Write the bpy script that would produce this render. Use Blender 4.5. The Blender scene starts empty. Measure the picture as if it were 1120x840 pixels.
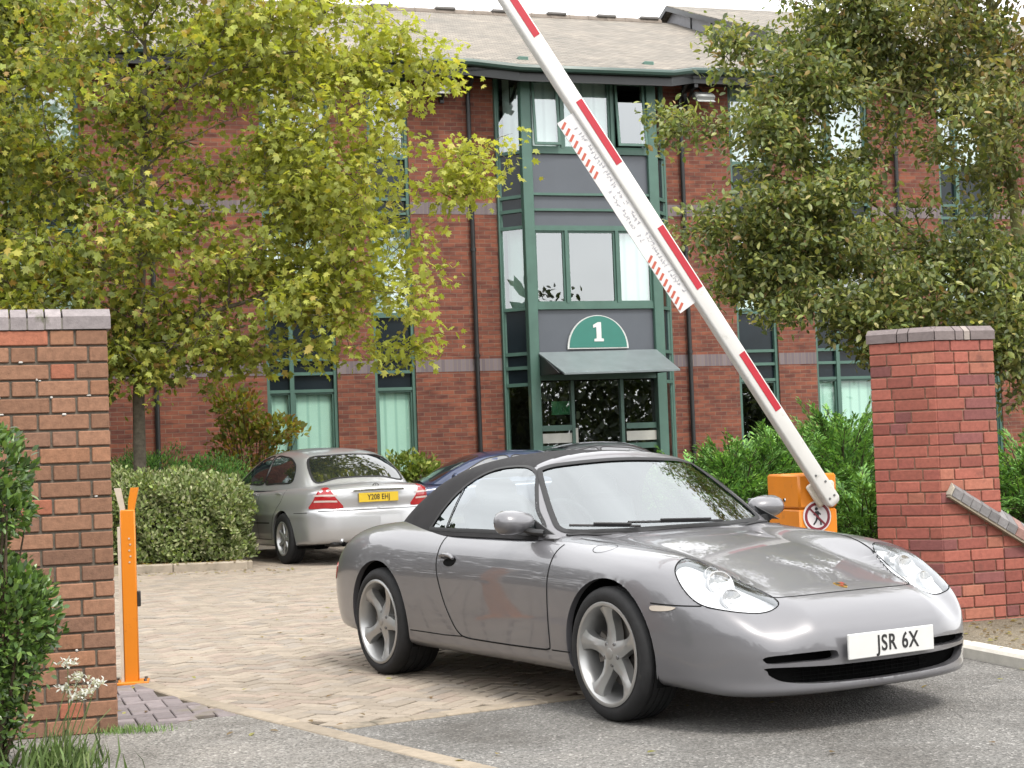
import bpy, bmesh, math, random
import numpy as np
from mathutils import Vector, Matrix
from mathutils.geometry import delaunay_2d_cdt
R = math.radians
PI = math.pi
SC = bpy.context.scene
COL = SC.collection
rnd = random.Random(11)
nrs = np.random.RandomState(5)

# ------------------------------------------------------------------ objects
def thing(name, label, cat, loc=(0, 0, 0), rz=0, group=None):
    o = bpy.data.objects.new(name, None)
    COL.objects.link(o)
    o.empty_display_size = .2
    o.location = loc
    o.rotation_euler = (0, 0, rz)
    tag(o, label, cat, group)
    return o

def tag(o, label=None, cat=None, group=None, kind=None):
    if label: o['label'] = label
    if cat: o['category'] = cat
    if group: o['group'] = group
    if kind: o['kind'] = kind
    return o

def part_empty(name, parent, loc=(0, 0, 0)):
    o = bpy.data.objects.new(name, None)
    COL.objects.link(o)
    o.parent = parent
    o.location = loc
    return o

def copy_tree(o, parent=None):
    c = o.copy(); COL.objects.link(c)
    if parent: c.parent = parent
    for ch in list(o.children):
        copy_tree(ch, c)
    return c

def np_mesh(name, V, F, smooth=False):
    """V (n,3); F list of index tuples or (m,k) array"""
    V = np.asarray(V, dtype=np.float32)
    me = bpy.data.meshes.new(name)
    if isinstance(F, np.ndarray):
        m, k = F.shape
        me.vertices.add(len(V)); me.vertices.foreach_set('co', V.ravel())
        me.loops.add(m * k); me.loops.foreach_set('vertex_index', F.astype(np.int32).ravel())
        me.polygons.add(m); me.polygons.foreach_set('loop_start', np.arange(0, m * k, k, dtype=np.int32))
        try: me.polygons.foreach_set('loop_total', np.full(m, k, dtype=np.int32))
        except Exception: pass
        me.update(calc_edges=True); me.validate()
    else:
        me.from_pydata(V.tolist(), [], [tuple(int(i) for i in f) for f in F])
        me.update()
    if smooth:
        me.polygons.foreach_set('use_smooth', np.ones(len(me.polygons), dtype=bool))
    return me

def link(name, me, mat, parent=None, loc=None):
    o = bpy.data.objects.new(name, me)
    COL.objects.link(o)
    if mat is not None: me.materials.append(mat)
    if parent is not None: o.parent = parent
    if loc is not None: o.location = loc
    return o

def box_uv(me):
    """metric box projection: u along the wall, v up"""
    uv = me.uv_layers.new(name='UVMap')
    n = len(me.loops)
    co = np.zeros(len(me.vertices) * 3, np.float32); me.vertices.foreach_get('co', co); co = co.reshape(-1, 3)
    li = np.zeros(n, np.int32); me.loops.foreach_get('vertex_index', li)
    out = np.zeros((n, 2), np.float32)
    for p in me.polygons:
        nx, ny, nz = p.normal
        idx = np.arange(p.loop_start, p.loop_start + p.loop_total)
        c = co[li[idx]]
        if abs(nz) > .75:
            out[idx, 0] = c[:, 0]; out[idx, 1] = c[:, 1]
        else:
            l = math.hypot(nx, ny) or 1
            out[idx, 0] = (-ny * c[:, 0] + nx * c[:, 1]) / l
            out[idx, 1] = c[:, 2] / max(.2, math.sqrt(max(0.04, 1 - nz * nz)))
    uv.data.foreach_set('uv', out.ravel())

def vcol(me, cols):
    a = me.attributes.new('Col', 'FLOAT_COLOR', 'POINT')
    c = np.ones((len(me.vertices), 4), np.float32)
    c[:, :3] = np.asarray(cols, np.float32) * ALB
    a.data.foreach_set('color', c.ravel())

class MB:
    """collects simple shapes; build() links them as one mesh object"""
    def __init__(s): s.v = []; s.f = []; s.c = []; s.col = None
    def add(s, vs, fs):
        b = len(s.v)
        s.v += [tuple(v) for v in vs]
        s.f += [tuple(b + i for i in f) for f in fs]
        if s.col is not None: s.c += [s.col] * len(vs)
        return s
    def box(s, c, size, rz=0, bev=0, M=None):
        hx, hy, hz = [d / 2 for d in size]
        if bev <= 0:
            vs = [Vector((x * hx, y * hy, z * hz)) for z in (-1, 1) for y in (-1, 1) for x in (-1, 1)]
            fs = [(0, 2, 3, 1), (4, 5, 7, 6), (0, 1, 5, 4), (2, 6, 7, 3), (0, 4, 6, 2), (1, 3, 7, 5)]
        else:
            b = min(bev, hx * .9, hy * .9, hz * .9)
            h = (hx, hy, hz); vs = []; ix = {}
            for sx in (-1, 1):
                for sy in (-1, 1):
                    for sz in (-1, 1):
                        sg = (sx, sy, sz)
                        for a in range(3):
                            ix[(sg, a)] = len(vs)
                            vs.append(Vector([sg[k] * (h[k] if k == a else h[k] - b) for k in range(3)]))
            fs = []
            for a in range(3):
                o1, o2 = [k for k in range(3) if k != a]
                for s_ in (-1, 1):
                    q = []
                    for (p1, p2) in ((-1, -1), (1, -1), (1, 1), (-1, 1)):
                        sg = [0, 0, 0]; sg[a] = s_; sg[o1] = p1; sg[o2] = p2
                        q.append(ix[(tuple(sg), a)])
                    fs.append(q)
                for p1 in (-1, 1):
                    for p2 in (-1, 1):
                        q = []
                        for s_, ax in ((-1, o1), (1, o1), (1, o2), (-1, o2)):
                            sg = [0, 0, 0]; sg[a] = s_; sg[o1] = p1; sg[o2] = p2
                            q.append(ix[(tuple(sg), ax)])
                        fs.append(q)
            for sx in (-1, 1):
                for sy in (-1, 1):
                    for sz in (-1, 1):
                        fs.append([ix[((sx, sy, sz), a)] for a in range(3)])
            ff = []
            for q in fs:
                n = (vs[q[1]] - vs[q[0]]).cross(vs[q[2]] - vs[q[0]])
                cc = sum((vs[i] for i in q), Vector()) / len(q)
                ff.append(q if n.dot(cc) > 0 else q[::-1])
            fs = ff
        if M is None: M = Matrix.Rotation(rz, 3, 'Z')
        c = Vector(c)
        s.add([M @ v + c for v in vs], fs)
        return s
    def prism(s, poly, z0, z1):
        """vertical prism over a counter-clockwise xy polygon"""
        n = len(poly)
        vs = [(x, y, z0) for x, y in poly] + [(x, y, z1) for x, y in poly]
        fs = [tuple(range(n))[::-1], tuple(range(n, 2 * n))] + [(i, (i + 1) % n, n + (i + 1) % n, n + i) for i in range(n)]
        return s.add(vs, fs)
    def extrude(s, poly3, d):
        """closed planar loop of 3d points swept by vector d"""
        n = len(poly3); d = Vector(d)
        p = [Vector(q) for q in poly3]
        nn = Vector()
        for i in range(n): nn += p[i].cross(p[(i + 1) % n])
        if nn.dot(d) > 0: p = p[::-1]
        vs = p + [q + d for q in p]
        fs = [tuple(range(n)), tuple(range(2 * n - 1, n - 1, -1))] + [(i, n + i, n + (i + 1) % n, (i + 1) % n) for i in range(n)]
        return s.add(vs, fs)
    def tube(s, pts, r, n=8, cap=True, flat=1.0):
        P = [Vector(p) for p in pts]; m = len(P)
        rr = r if hasattr(r, '__len__') else [r] * m
        T = []
        for i in range(m):
            t = P[min(i + 1, m - 1)] - P[max(i - 1, 0)]
            T.append(t.normalized() if t.length > 1e-9 else Vector((0, 0, 1)))
        a = Vector((0, 0, 1)) if abs(T[0].z) < .9 else Vector((1, 0, 0))
        u = T[0].cross(a).normalized(); vs = []
        for i in range(m):
            u = (u - T[i] * u.dot(T[i]))
            u = u.normalized() if u.length > 1e-9 else T[i].orthogonal().normalized()
            w = T[i].cross(u)
            for k in range(n):
                an = 2 * PI * k / n
                vs.append(P[i] + u * (math.cos(an) * rr[i]) + w * (math.sin(an) * rr[i] * flat))
        fs = []
        for i in range(m - 1):
            for k in range(n):
                fs.append((i * n + k, i * n + (k + 1) % n, (i + 1) * n + (k + 1) % n, (i + 1) * n + k))
        if cap:
            fs.append(tuple(range(n))[::-1]); fs.append(tuple((m - 1) * n + k for k in range(n)))
        return s.add(vs, fs)
    def lathe(s, prof, n=32, axis='Y', c=(0, 0, 0), close=False):
        """prof list of (r, h) turned about the axis"""
        c = Vector(c); vs = []; m = len(prof)
        for r, h in prof:
            for k in range(n):
                a = 2 * PI * k / n; x, y = r * math.cos(a), r * math.sin(a)
                v = {'Z': (x, y, h), 'Y': (x, h, y), 'X': (h, x, y)}[axis]
                vs.append(Vector(v) + c)
        fs = []
        for i in range(m if close else m - 1):
            j = (i + 1) % m
            for k in range(n):
                q = (i * n + k, i * n + (k + 1) % n, j * n + (k + 1) % n, j * n + k)
                fs.append(q if axis != 'Y' else q[::-1])
        return s.add(vs, fs)
    def disc(s, c, r, n=24, axis='Y', sgn=1):
        c = Vector(c); vs = []
        for k in range(n):
            a = 2 * PI * k / n; x, y = r * math.cos(a), r * math.sin(a)
            vs.append(Vector({'Z': (x, y, 0), 'Y': (x, 0, y), 'X': (0, x, y)}[axis]) + c)
        s.add(vs, [tuple(range(n)) if sgn > 0 else tuple(range(n))[::-1]])
        return s
    def build(s, name, mat, parent=None, smooth=False, uv=False, loc=None, auto=None):
        me = bpy.data.meshes.new(name)
        me.from_pydata([tuple(v) for v in s.v], [], s.f); me.update()
        if s.c and len(s.c) == len(s.v): vcol(me, s.c)
        if uv: box_uv(me)
        if smooth or auto: me.polygons.foreach_set('use_smooth', np.ones(len(me.polygons), dtype=bool))
        if auto: me.set_sharp_from_angle(angle=R(auto))
        return link(name, me, mat, parent, loc)

def text_mesh(txt, size=1.0, bold=0.0, sx=1.0, align='CENTER', depth=.002, spacing=1.0):
    cu = bpy.data.curves.new('letters', 'FONT'); cu.body = txt; cu.size = size; cu.offset = bold
    cu.align_x = align; cu.align_y = 'CENTER'; cu.extrude = depth; cu.space_character = spacing
    o = bpy.data.objects.new('letters_tmp', cu); COL.objects.link(o)
    bpy.context.view_layer.update()
    me = bpy.data.meshes.new_from_object(o.evaluated_get(bpy.context.evaluated_depsgraph_get()))
    bpy.data.objects.remove(o); bpy.data.curves.remove(cu)
    for v in me.vertices: v.co.x *= sx
    return me

# ------------------------------------------------------------------ materials
ALB = .66          # one factor for all diffuse colours, set against the exposure
def dim(c): return tuple(x * ALB for x in c)
def new_mat(name):
    m = bpy.data.materials.new(name); m.use_nodes = True
    nt = m.node_tree
    return m, nt, nt.nodes['Principled BSDF']

def nd(nt, t, **k):
    n = nt.nodes.new(t)
    for a, b in k.items():
        if a in n.inputs: n.inputs[a].default_value = b
        else: setattr(n, a, b)
    return n

def ramp(nt, stops):
    r = nt.nodes.new('ShaderNodeValToRGB'); e = r.color_ramp.elements
    while len(e) < len(stops): e.new(.5)
    for i, (p, c) in enumerate(stops):
        e[i].position = p; e[i].color = (*c, 1) if len(c) == 3 else c
    return r

def mixc(nt, a, b, fac, mode='MIX'):
    m = nt.nodes.new('ShaderNodeMix'); m.data_type = 'RGBA'; m.blend_type = mode
    for i, v in ((0, fac), (6, a), (7, b)):
        if hasattr(v, 'is_linked'): nt.links.new(v, m.inputs[i])
        elif isinstance(v, (int, float)): m.inputs[i].default_value = v
        else: m.inputs[i].default_value = (*v, 1)
    return m.outputs[2]

def plain(name, base, rough=.6, metal=0, var=.12, scale=6, bump=0, bscale=80, spec=.5, coat=0, coord='Object', ior=None, dirt=None):
    base = dim(base); dirt = (dim(dirt[0]), dirt[1], dirt[2]) if dirt else None
    m, nt, p = new_mat(name)
    tc = nt.nodes.new('ShaderNodeTexCoord')
    n = nd(nt, 'ShaderNodeTexNoise', Scale=scale, Detail=6.0, Roughness=.6)
    nt.links.new(tc.outputs[coord], n.inputs['Vector'])
    r = ramp(nt, [(.25, tuple(c * (1 - var) for c in base)), (.75, tuple(min(1, c * (1 + var)) for c in base))])
    nt.links.new(n.outputs['Fac'], r.inputs['Fac'])
    out = r.outputs['Color']
    if dirt:
        n2 = nd(nt, 'ShaderNodeTexNoise', Scale=dirt[1], Detail=8.0, Roughness=.7)
        nt.links.new(tc.outputs[coord], n2.inputs['Vector'])
        r2 = ramp(nt, [(dirt[2], (0, 0, 0)), (dirt[2] + .15, (1, 1, 1))])
        nt.links.new(n2.outputs['Fac'], r2.inputs['Fac'])
        out = mixc(nt, out, dirt[0], r2.outputs['Color'])
    nt.links.new(out, p.inputs['Base Color'])
    p.inputs['Roughness'].default_value = rough
    p.inputs['Metallic'].default_value = metal
    p.inputs['Specular IOR Level'].default_value = spec
    p.inputs['Coat Weight'].default_value = coat
    if ior: p.inputs['IOR'].default_value = ior
    if bump:
        b = nd(nt, 'ShaderNodeBump', Strength=bump, Distance=.01)
        n3 = nd(nt, 'ShaderNodeTexNoise', Scale=bscale, Detail=5.0, Roughness=.65)
        nt.links.new(tc.outputs[coord], n3.inputs['Vector'])
        nt.links.new(n3.outputs['Fac'], b.inputs['Height'])
        nt.links.new(b.outputs['Normal'], p.inputs['Normal'])
    return m

def attr_mat(name, rough=.7, var=.15, scale=40, bump=.3, bscale=120, spec=.3, coord='Object', stain=None):
    """colour from the mesh's own Col attribute (one value per brick, block or leaf)"""
    m, nt, p = new_mat(name)
    at = nt.nodes.new('ShaderNodeAttribute'); at.attribute_name = 'Col'
    tc = nt.nodes.new('ShaderNodeTexCoord')
    n = nd(nt, 'ShaderNodeTexNoise', Scale=scale, Detail=7.0, Roughness=.65)
    nt.links.new(tc.outputs[coord], n.inputs['Vector'])
    r = ramp(nt, [(.25, (1 - var,) * 3), (.75, (1 + var,) * 3)])
    nt.links.new(n.outputs['Fac'], r.inputs['Fac'])
    out = mixc(nt, at.outputs['Color'], r.outputs['Color'], 1.0, 'MULTIPLY')
    if stain:
        n2 = nd(nt, 'ShaderNodeTexNoise', Scale=stain[1], Detail=6.0, Roughness=.65)
        nt.links.new(tc.outputs[coord], n2.inputs['Vector'])
        r2 = ramp(nt, [(stain[2], (0, 0, 0)), (stain[2] + stain[3], (1, 1, 1))])
        nt.links.new(n2.outputs['Fac'], r2.inputs['Fac'])
        out = mixc(nt, out, dim(stain[0]), r2.outputs['Color'])
    nt.links.new(out, p.inputs['Base Color'])
    p.inputs['Roughness'].default_value = rough
    p.inputs['Specular IOR Level'].default_value = spec
    if bump:
        b = nd(nt, 'ShaderNodeBump', Strength=bump, Distance=.006)
        n3 = nd(nt, 'ShaderNodeTexNoise', Scale=bscale, Detail=5.0, Roughness=.7)
        nt.links.new(tc.outputs[coord], n3.inputs['Vector'])
        nt.links.new(n3.outputs['Fac'], b.inputs['Height'])
        nt.links.new(b.outputs['Normal'], p.inputs['Normal'])
    return m

def leaf_mat(name, trans=.35, rough=.5, spec=.35):
    m, nt, p = new_mat(name)
    at = nt.nodes.new('ShaderNodeAttribute'); at.attribute_name = 'Col'
    nt.links.new(at.outputs['Color'], p.inputs['Base Color'])
    p.inputs['Roughness'].default_value = rough
    p.inputs['Specular IOR Level'].default_value = spec
    t = nt.nodes.new('ShaderNodeBsdfTranslucent')
    c2 = mixc(nt, at.outputs['Color'], (1.25, 1.25, .55), 1.0, 'MULTIPLY')
    nt.links.new(c2, t.inputs['Color'])
    mx = nt.nodes.new('ShaderNodeMixShader'); mx.inputs[0].default_value = trans
    nt.links.new(p.outputs[0], mx.inputs[1]); nt.links.new(t.outputs[0], mx.inputs[2])
    nt.links.new(mx.outputs[0], nt.nodes['Material Output'].inputs['Surface'])
    return m

def glass_mat(name, tint=(.75, .82, .8), ior=1.9, rough=.01, clear=.8, wav=0):
    """thin glazing: fresnel mirror over a tinted see-through layer"""
    m, nt, p = new_mat(name)
    nt.nodes.remove(p)
    g = nd(nt, 'ShaderNodeBsdfGlossy', Roughness=rough); g.inputs['Color'].default_value = (.94, .985, 1, 1)
    t = nt.nodes.new('ShaderNodeBsdfTransparent'); t.inputs['Color'].default_value = (*[c * clear for c in tint], 1)
    f0 = nd(nt, 'ShaderNodeFresnel', IOR=ior); gm = nt.nodes.new('ShaderNodeNewGeometry')
    f = nt.nodes.new('ShaderNodeMath'); f.operation = 'MULTIPLY_ADD'; f.inputs[1].default_value = -1.0; f.inputs[2].default_value = 1.0
    nt.links.new(gm.outputs['Backfacing'], f.inputs[0])
    f1 = nt.nodes.new('ShaderNodeMath'); f1.operation = 'MULTIPLY'; nt.links.new(f0.outputs[0], f1.inputs[0]); nt.links.new(f.outputs[0], f1.inputs[1]); f = f1
    if wav:
        tc = nt.nodes.new('ShaderNodeTexCoord')
        n = nd(nt, 'ShaderNodeTexNoise', Scale=wav, Detail=1.0)
        nt.links.new(tc.outputs['Object'], n.inputs['Vector'])
        b = nd(nt, 'ShaderNodeBump', Strength=.15, Distance=.02)
        nt.links.new(n.outputs['Fac'], b.inputs['Height'])
        nt.links.new(b.outputs['Normal'], g.inputs['Normal'])
    mx = nt.nodes.new('ShaderNodeMixShader')
    nt.links.new(f.outputs[0], mx.inputs[0]); nt.links.new(t.outputs[0], mx.inputs[1]); nt.links.new(g.outputs[0], mx.inputs[2])
    nt.links.new(mx.outputs[0], nt.nodes['Material Output'].inputs['Surface'])
    return m

def paint_mat(name, base, metal=.55, rough=.33, flake=.03):
    base = dim(base)
    m, nt, p = new_mat(name)
    tc = nt.nodes.new('ShaderNodeTexCoord')
    v = nd(nt, 'ShaderNodeTexNoise', Scale=1.6, Detail=2.0, Roughness=.5)
    nt.links.new(tc.outputs['Object'], v.inputs['Vector'])
    r = ramp(nt, [(.3, tuple(c * (1 - flake) for c in base)), (.7, tuple(c * (1 + flake) for c in base))])
    nt.links.new(v.outputs['Fac'], r.inputs['Fac'])
    n = nd(nt, 'ShaderNodeTexNoise', Scale=1.2, Detail=2.0, Roughness=.5)
    nt.links.new(tc.outputs['Object'], n.inputs['Vector'])
    rr = ramp(nt, [(.3, (rough * .94,) * 3), (.8, (rough * 1.08,) * 3)])
    nt.links.new(n.outputs['Fac'], rr.inputs['Fac'])
    nt.links.new(r.outputs['Color'], p.inputs['Base Color'])
    nt.links.new(rr.outputs['Color'], p.inputs['Roughness'])
    p.inputs['Metallic'].default_value = metal
    p.inputs['Coat Weight'].default_value = .8
    p.inputs['Coat Roughness'].default_value = .03
    return m

# ------------------------------------------------------------------ maths for shaped surfaces
def spl(*pts):
    """monotone cubic through (x, y) points"""
    pts = sorted(pts); x = np.array([p[0] for p in pts], float); y = np.array([p[1] for p in pts], float)
    h = np.diff(x); d = np.diff(y) / h; m = np.zeros(len(x))
    m[0] = d[0]; m[-1] = d[-1]
    for i in range(1, len(x) - 1):
        if d[i - 1] * d[i] > 0:
            w1 = 2 * h[i] + h[i - 1]; w2 = h[i] + 2 * h[i - 1]
            m[i] = (w1 + w2) / (w1 / d[i - 1] + w2 / d[i])
    def f(q):
        q = np.asarray(q, float); qc = np.clip(q, x[0], x[-1])
        i = np.clip(np.searchsorted(x, qc) - 1, 0, len(x) - 2)
        t = (qc - x[i]) / h[i]
        r = (y[i] * (1 + 2 * t) * (1 - t) ** 2 + y[i + 1] * t * t * (3 - 2 * t) + h[i] * (m[i] * t * (1 - t) ** 2 + m[i + 1] * t * t * (t - 1)))
        return r + np.where(q < x[0], (q - x[0]) * m[0], 0) + np.where(q > x[-1], (q - x[-1]) * m[-1], 0)
    return f

def smax(a, b, k): return (a + b + np.sqrt((a - b) ** 2 + k * k)) / 2
def sstep(a, b, x):
    t = np.clip((x - a) / (b - a), 0, 1); return t * t * (3 - 2 * t)

def solve_out(f, O, D, tmax=2.2, it=34):
    a = np.zeros(len(O)); b = np.full(len(O), tmax)
    for _ in range(it):
        m = (a + b) / 2; P = O + D * m[:, None]
        ins = f(P[:, 0], P[:, 1], P[:, 2]) < 0
        a = np.where(ins, m, a); b = np.where(ins, b, m)
    return O + D * a[:, None]

def solve_in(f, O, D, tmax, n=160):
    """first hit coming from outside (t = tmax) down to t = 0"""
    ts = np.linspace(tmax, 0, n); hit = np.zeros(len(O)); found = np.zeros(len(O), bool)
    for i, t in enumerate(ts):
        P = O + D * t
        ins = f(P[:, 0], P[:, 1], P[:, 2]) < 0
        new = ins & ~found; hit[new] = t; found |= ins
    a = hit.copy(); b = hit + tmax / (n - 1)
    for _ in range(26):
        m = (a + b) / 2; P = O + D * m[:, None]
        ins = f(P[:, 0], P[:, 1], P[:, 2]) < 0
        a = np.where(ins, m, a); b = np.where(ins, b, m)
    return O + D * a[:, None], found

def grad(f, P, e=.004):
    x, y, z = P.T
    g = np.stack([f(x + e, y, z) - f(x - e, y, z), f(x, y + e, z) - f(x, y - e, z), f(x, y, z + e) - f(x, y, z - e)], 1)
    return g / np.maximum(np.linalg.norm(g, axis=1)[:, None], 1e-9)

def capsule_mesh(f, xr, xf, zr, zf, nth=320, nmid=240, ncap=100, half=False):
    """closed skin of the solid f<0, seen from an axis running from (xr,0,zr) to (xf,0,zf)"""
    Os = []; Ds = []
    if half: th = np.linspace(-.25, PI + .25, nth)
    else: th = np.linspace(0, 2 * PI, nth, endpoint=False)
    ct, st = np.cos(th), np.sin(th)
    rows = []
    for ph in np.linspace(.004, PI / 2, ncap): rows.append((xf, zf, math.cos(ph), math.sin(ph)))
    for s in np.linspace(0, 1, nmid)[1:-1]: rows.append((xf + (xr - xf) * s, zf + (zr - zf) * s, 0, 1))
    for ph in np.linspace(PI / 2, PI - .004, ncap): rows.append((xr, zr, math.cos(ph), math.sin(ph)))
    for (x, z, c, s) in rows:
        Os.append(np.stack([np.full(nth, x), np.zeros(nth), np.full(nth, z)], 1))
        Ds.append(np.stack([np.full(nth, c), s * ct, s * st], 1))
    O = np.concatenate(Os); D = np.concatenate(Ds)
    V = solve_out(f, O, D)
    m = len(rows); i = np.arange(m - 1)[:, None]
    if half:
        k = np.arange(nth - 1)[None, :]; k2 = k + 1
    else:
        k = np.arange(nth)[None, :]; k2 = (k + 1) % nth
    F = np.stack([i * nth + k, (i + 1) * nth + k, (i + 1) * nth + k2, i * nth + k2], -1).reshape(-1, 4)
    if not half:
        # poles: small fans
        V = np.concatenate([V, V[:nth].mean(0)[None], V[-nth:].mean(0)[None]])
        a = len(V) - 2; kk = np.arange(nth)
        t1 = np.stack([np.full(nth, a), kk, (kk + 1) % nth, (kk + 1) % nth], 1)
        b = (m - 1) * nth
        t2 = np.stack([np.full(nth, a + 1), b + (kk + 1) % nth, b + kk, b + kk], 1)
        return V, F, (t1[:, :3], t2[:, :3])
    return V, F, None

def in_poly(P, poly):
    x, y = P[:, 0], P[:, 1]; ins = np.zeros(len(P), bool); n = len(poly)
    for i in range(n):
        x1, y1 = poly[i]; x2, y2 = poly[(i + 1) % n]
        c = ((y1 > y) != (y2 > y))
        with np.errstate(divide='ignore', invalid='ignore'):
            xi = (x2 - x1) * (y - y1) / (y2 - y1 if y2 != y1 else 1e-12) + x1
        ins ^= c & (x < xi)
    return ins

def near_poly(P, poly):
    best = np.full(len(P), 1e9); out = P.copy(); n = len(poly)
    for i in range(n):
        a = np.array(poly[i], float); d = np.array(poly[(i + 1) % n], float) - a
        t = np.clip(((P - a) @ d) / max(d @ d, 1e-12), 0, 1)
        q = a + t[:, None] * d; r = np.linalg.norm(P - q, axis=1)
        w = r < best; best[w] = r[w]; out[w] = q[w]
    return out

def smooth_poly(pts, n=12, closed=True):
    """Catmull-Rom through 2d/3d points"""
    P = [np.array(p, float) for p in pts]; m = len(P); out = []
    for i in range(m if closed else m - 1):
        p0 = P[(i - 1) % m] if closed or i > 0 else P[i]; p1 = P[i]; p2 = P[(i + 1) % m]
        p3 = P[(i + 2) % m] if closed or i + 2 < m else p2
        for k in range(n):
            t = k / n
            out.append(.5 * ((2 * p1) + (-p0 + p2) * t + (2 * p0 - 5 * p1 + 4 * p2 - p3) * t * t + (-p0 + 3 * p1 - 3 * p2 + p3) * t ** 3))
    if not closed: out.append(P[-1])
    return [tuple(o) for o in out]

def cut(V, F, poly, ax, cond, lip=None):
    """open the outline poly (in the plane of axes ax) in a quad skin; lip = (vector, depth) turns the edge inward"""
    ctr = V[F].mean(1)
    rem = in_poly(ctr[:, ax], poly) & cond(ctr)
    keep = F[~rem]; gone = F[rem]
    if not len(gone): return V, F
    bv = np.intersect1d(np.unique(keep), np.unique(gone))
    V = V.copy()
    q = near_poly(V[bv][:, ax], poly)
    far = np.linalg.norm(q - V[bv][:, ax], axis=1) > .035      # edges that do not follow the outline stay put
    q[far] = V[bv][:, ax][far]
    for j, a in enumerate(ax): V[bv, a] = q[:, j]
    if lip is not None:
        vec = np.array(lip, float)
        E = {}
        isb = np.zeros(len(V), bool); isb[bv] = True
        ge = set()
        for f in gone:
            for a, b in zip(f, np.roll(f, -1)): ge.add((int(a), int(b)))
        new = []; mp = {}
        sel = keep[(isb[keep].sum(1) >= 2)]
        addv = []
        for f in sel:
            for a, b in zip(f, np.roll(f, -1)):
                a, b = int(a), int(b)
                if isb[a] and isb[b] and (b, a) in ge:
                    for c in (a, b):
                        if c not in mp:
                            mp[c] = len(V) + len(addv); addv.append(V[c] + vec)
                    new.append((b, a, mp[a], mp[b]))
        if addv:
            V = np.concatenate([V, np.array(addv)]); keep = np.concatenate([keep, np.array(new)])
    return V, keep

def compact(V, F, tris=None):
    allf = [F.ravel()] + ([t.ravel() for t in tris] if tris else [])
    u = np.unique(np.concatenate(allf)); mp = np.full(len(V), -1); mp[u] = np.arange(len(u))
    faces = [tuple(r) for r in mp[F]]
    if tris:
        for t in tris: faces += [tuple(r) for r in mp[t]]
    return V[u], faces

def skin(name, V, F, mat, parent, tris=None, sharp=40):
    v, f = compact(V, F, tris)
    me = np_mesh(name, v, f, True)
    me.set_sharp_from_angle(angle=R(sharp))
    return link(name, me, mat, parent)

def cut_along(V, F, poly, pr, lip):
    """cut() seen along a projector; lip = depth of the turned-in edge"""
    B = np.stack([pr.E1, pr.E2, pr.D], 1)
    W = (V - pr.O) @ B
    W2, F2 = cut(W, F, poly, (0, 1), lambda c: c[:, 2] > 0, lip=(0, 0, -lip))
    return W2 @ B.T + pr.O, F2

class Proj:
    """parallel projector on to the solid f<0: plane coordinates (a,b) -> skin point"""
    def __init__(s, f, O, D, E1, E2, far=2.5):
        s.f = f; s.O = np.array(O, float); s.D = np.array(D, float) / np.linalg.norm(D)
        s.E1 = np.array(E1, float); s.E2 = np.array(E2, float); s.far = far
    def to2(s, P): P = np.atleast_2d(P) - s.O; return np.stack([P @ s.E1, P @ s.E2], 1)
    def pts(s, ab, off=0):
        ab = np.atleast_2d(ab).astype(float)
        O = s.O + ab[:, :1] * s.E1 + ab[:, 1:2] * s.E2
        P, ok = solve_in(s.f, O, np.tile(s.D, (len(O), 1)), s.far)
        if off: P = P + grad(s.f, P) * off
        return P

def patch(name, pr, poly, mat, parent, off=.002, step=.03, skirt=.004, bulge=0):
    """a panel lying on the skin inside the outline poly, with turned-down edges"""
    L = []
    n = len(poly)
    for i in range(n):
        a = np.array(poly[i]); b = np.array(poly[(i + 1) % n]); k = max(1, int(np.linalg.norm(b - a) / step))
        for j in range(k): L.append(a + (b - a) * j / k)
    L = np.array(L); nb = len(L)
    lo, hi = L.min(0), L.max(0)
    gx, gy = np.meshgrid(np.arange(lo[0], hi[0], step), np.arange(lo[1], hi[1], step))
    G = np.stack([gx.ravel(), gy.ravel()], 1)
    G = G[in_poly(G, [tuple(p) for p in L])]
    if len(G):
        G = G[np.linalg.norm(near_poly(G, [tuple(p) for p in L]) - G, axis=1) > step * .45]
    A = np.concatenate([L, G]) if len(G) else L
    r = delaunay_2d_cdt([Vector(p) for p in A], [(i, (i + 1) % nb) for i in range(nb)], [], 1, 1e-6)
    A2 = np.array([tuple(v) for v in r[0]]); F = [tuple(t) for t in r[2]]
    P = pr.pts(A2)
    N = grad(pr.f, P)
    o = np.full(len(P), off)
    if bulge:
        dd = np.linalg.norm(near_poly(A2, [tuple(p) for p in L]) - A2, axis=1)
        o = o + bulge * np.clip(dd / .06, 0, 1) ** .6
    Q = P + N * o[:, None]
    # outward orientation
    t = F[0]; nn = np.cross(Q[t[1]] - Q[t[0]], Q[t[2]] - Q[t[0]])
    if nn @ N[t[0]] < 0: F = [f[::-1] for f in F]
    V = list(Q)
    if skirt:
        from collections import Counter
        cnt = Counter()
        for f in F:
            for a, b in zip(f, f[1:] + f[:1]): cnt[(min(a, b), max(a, b))] += 1
        mp = {}; extra = []
        for f in list(F):
            for a, b in zip(f, f[1:] + f[:1]):
                if cnt[(min(a, b), max(a, b))] == 1:
                    for c in (a, b):
                        if c not in mp: mp[c] = len(V); V.append(Q[c] - N[c] * (skirt + off))
                    extra.append((b, a, mp[a], mp[b]))
        F = F + extra
    me = np_mesh(name, np.array(V), F, True); me.set_sharp_from_angle(angle=R(45))
    return link(name, me, mat, parent)

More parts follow.
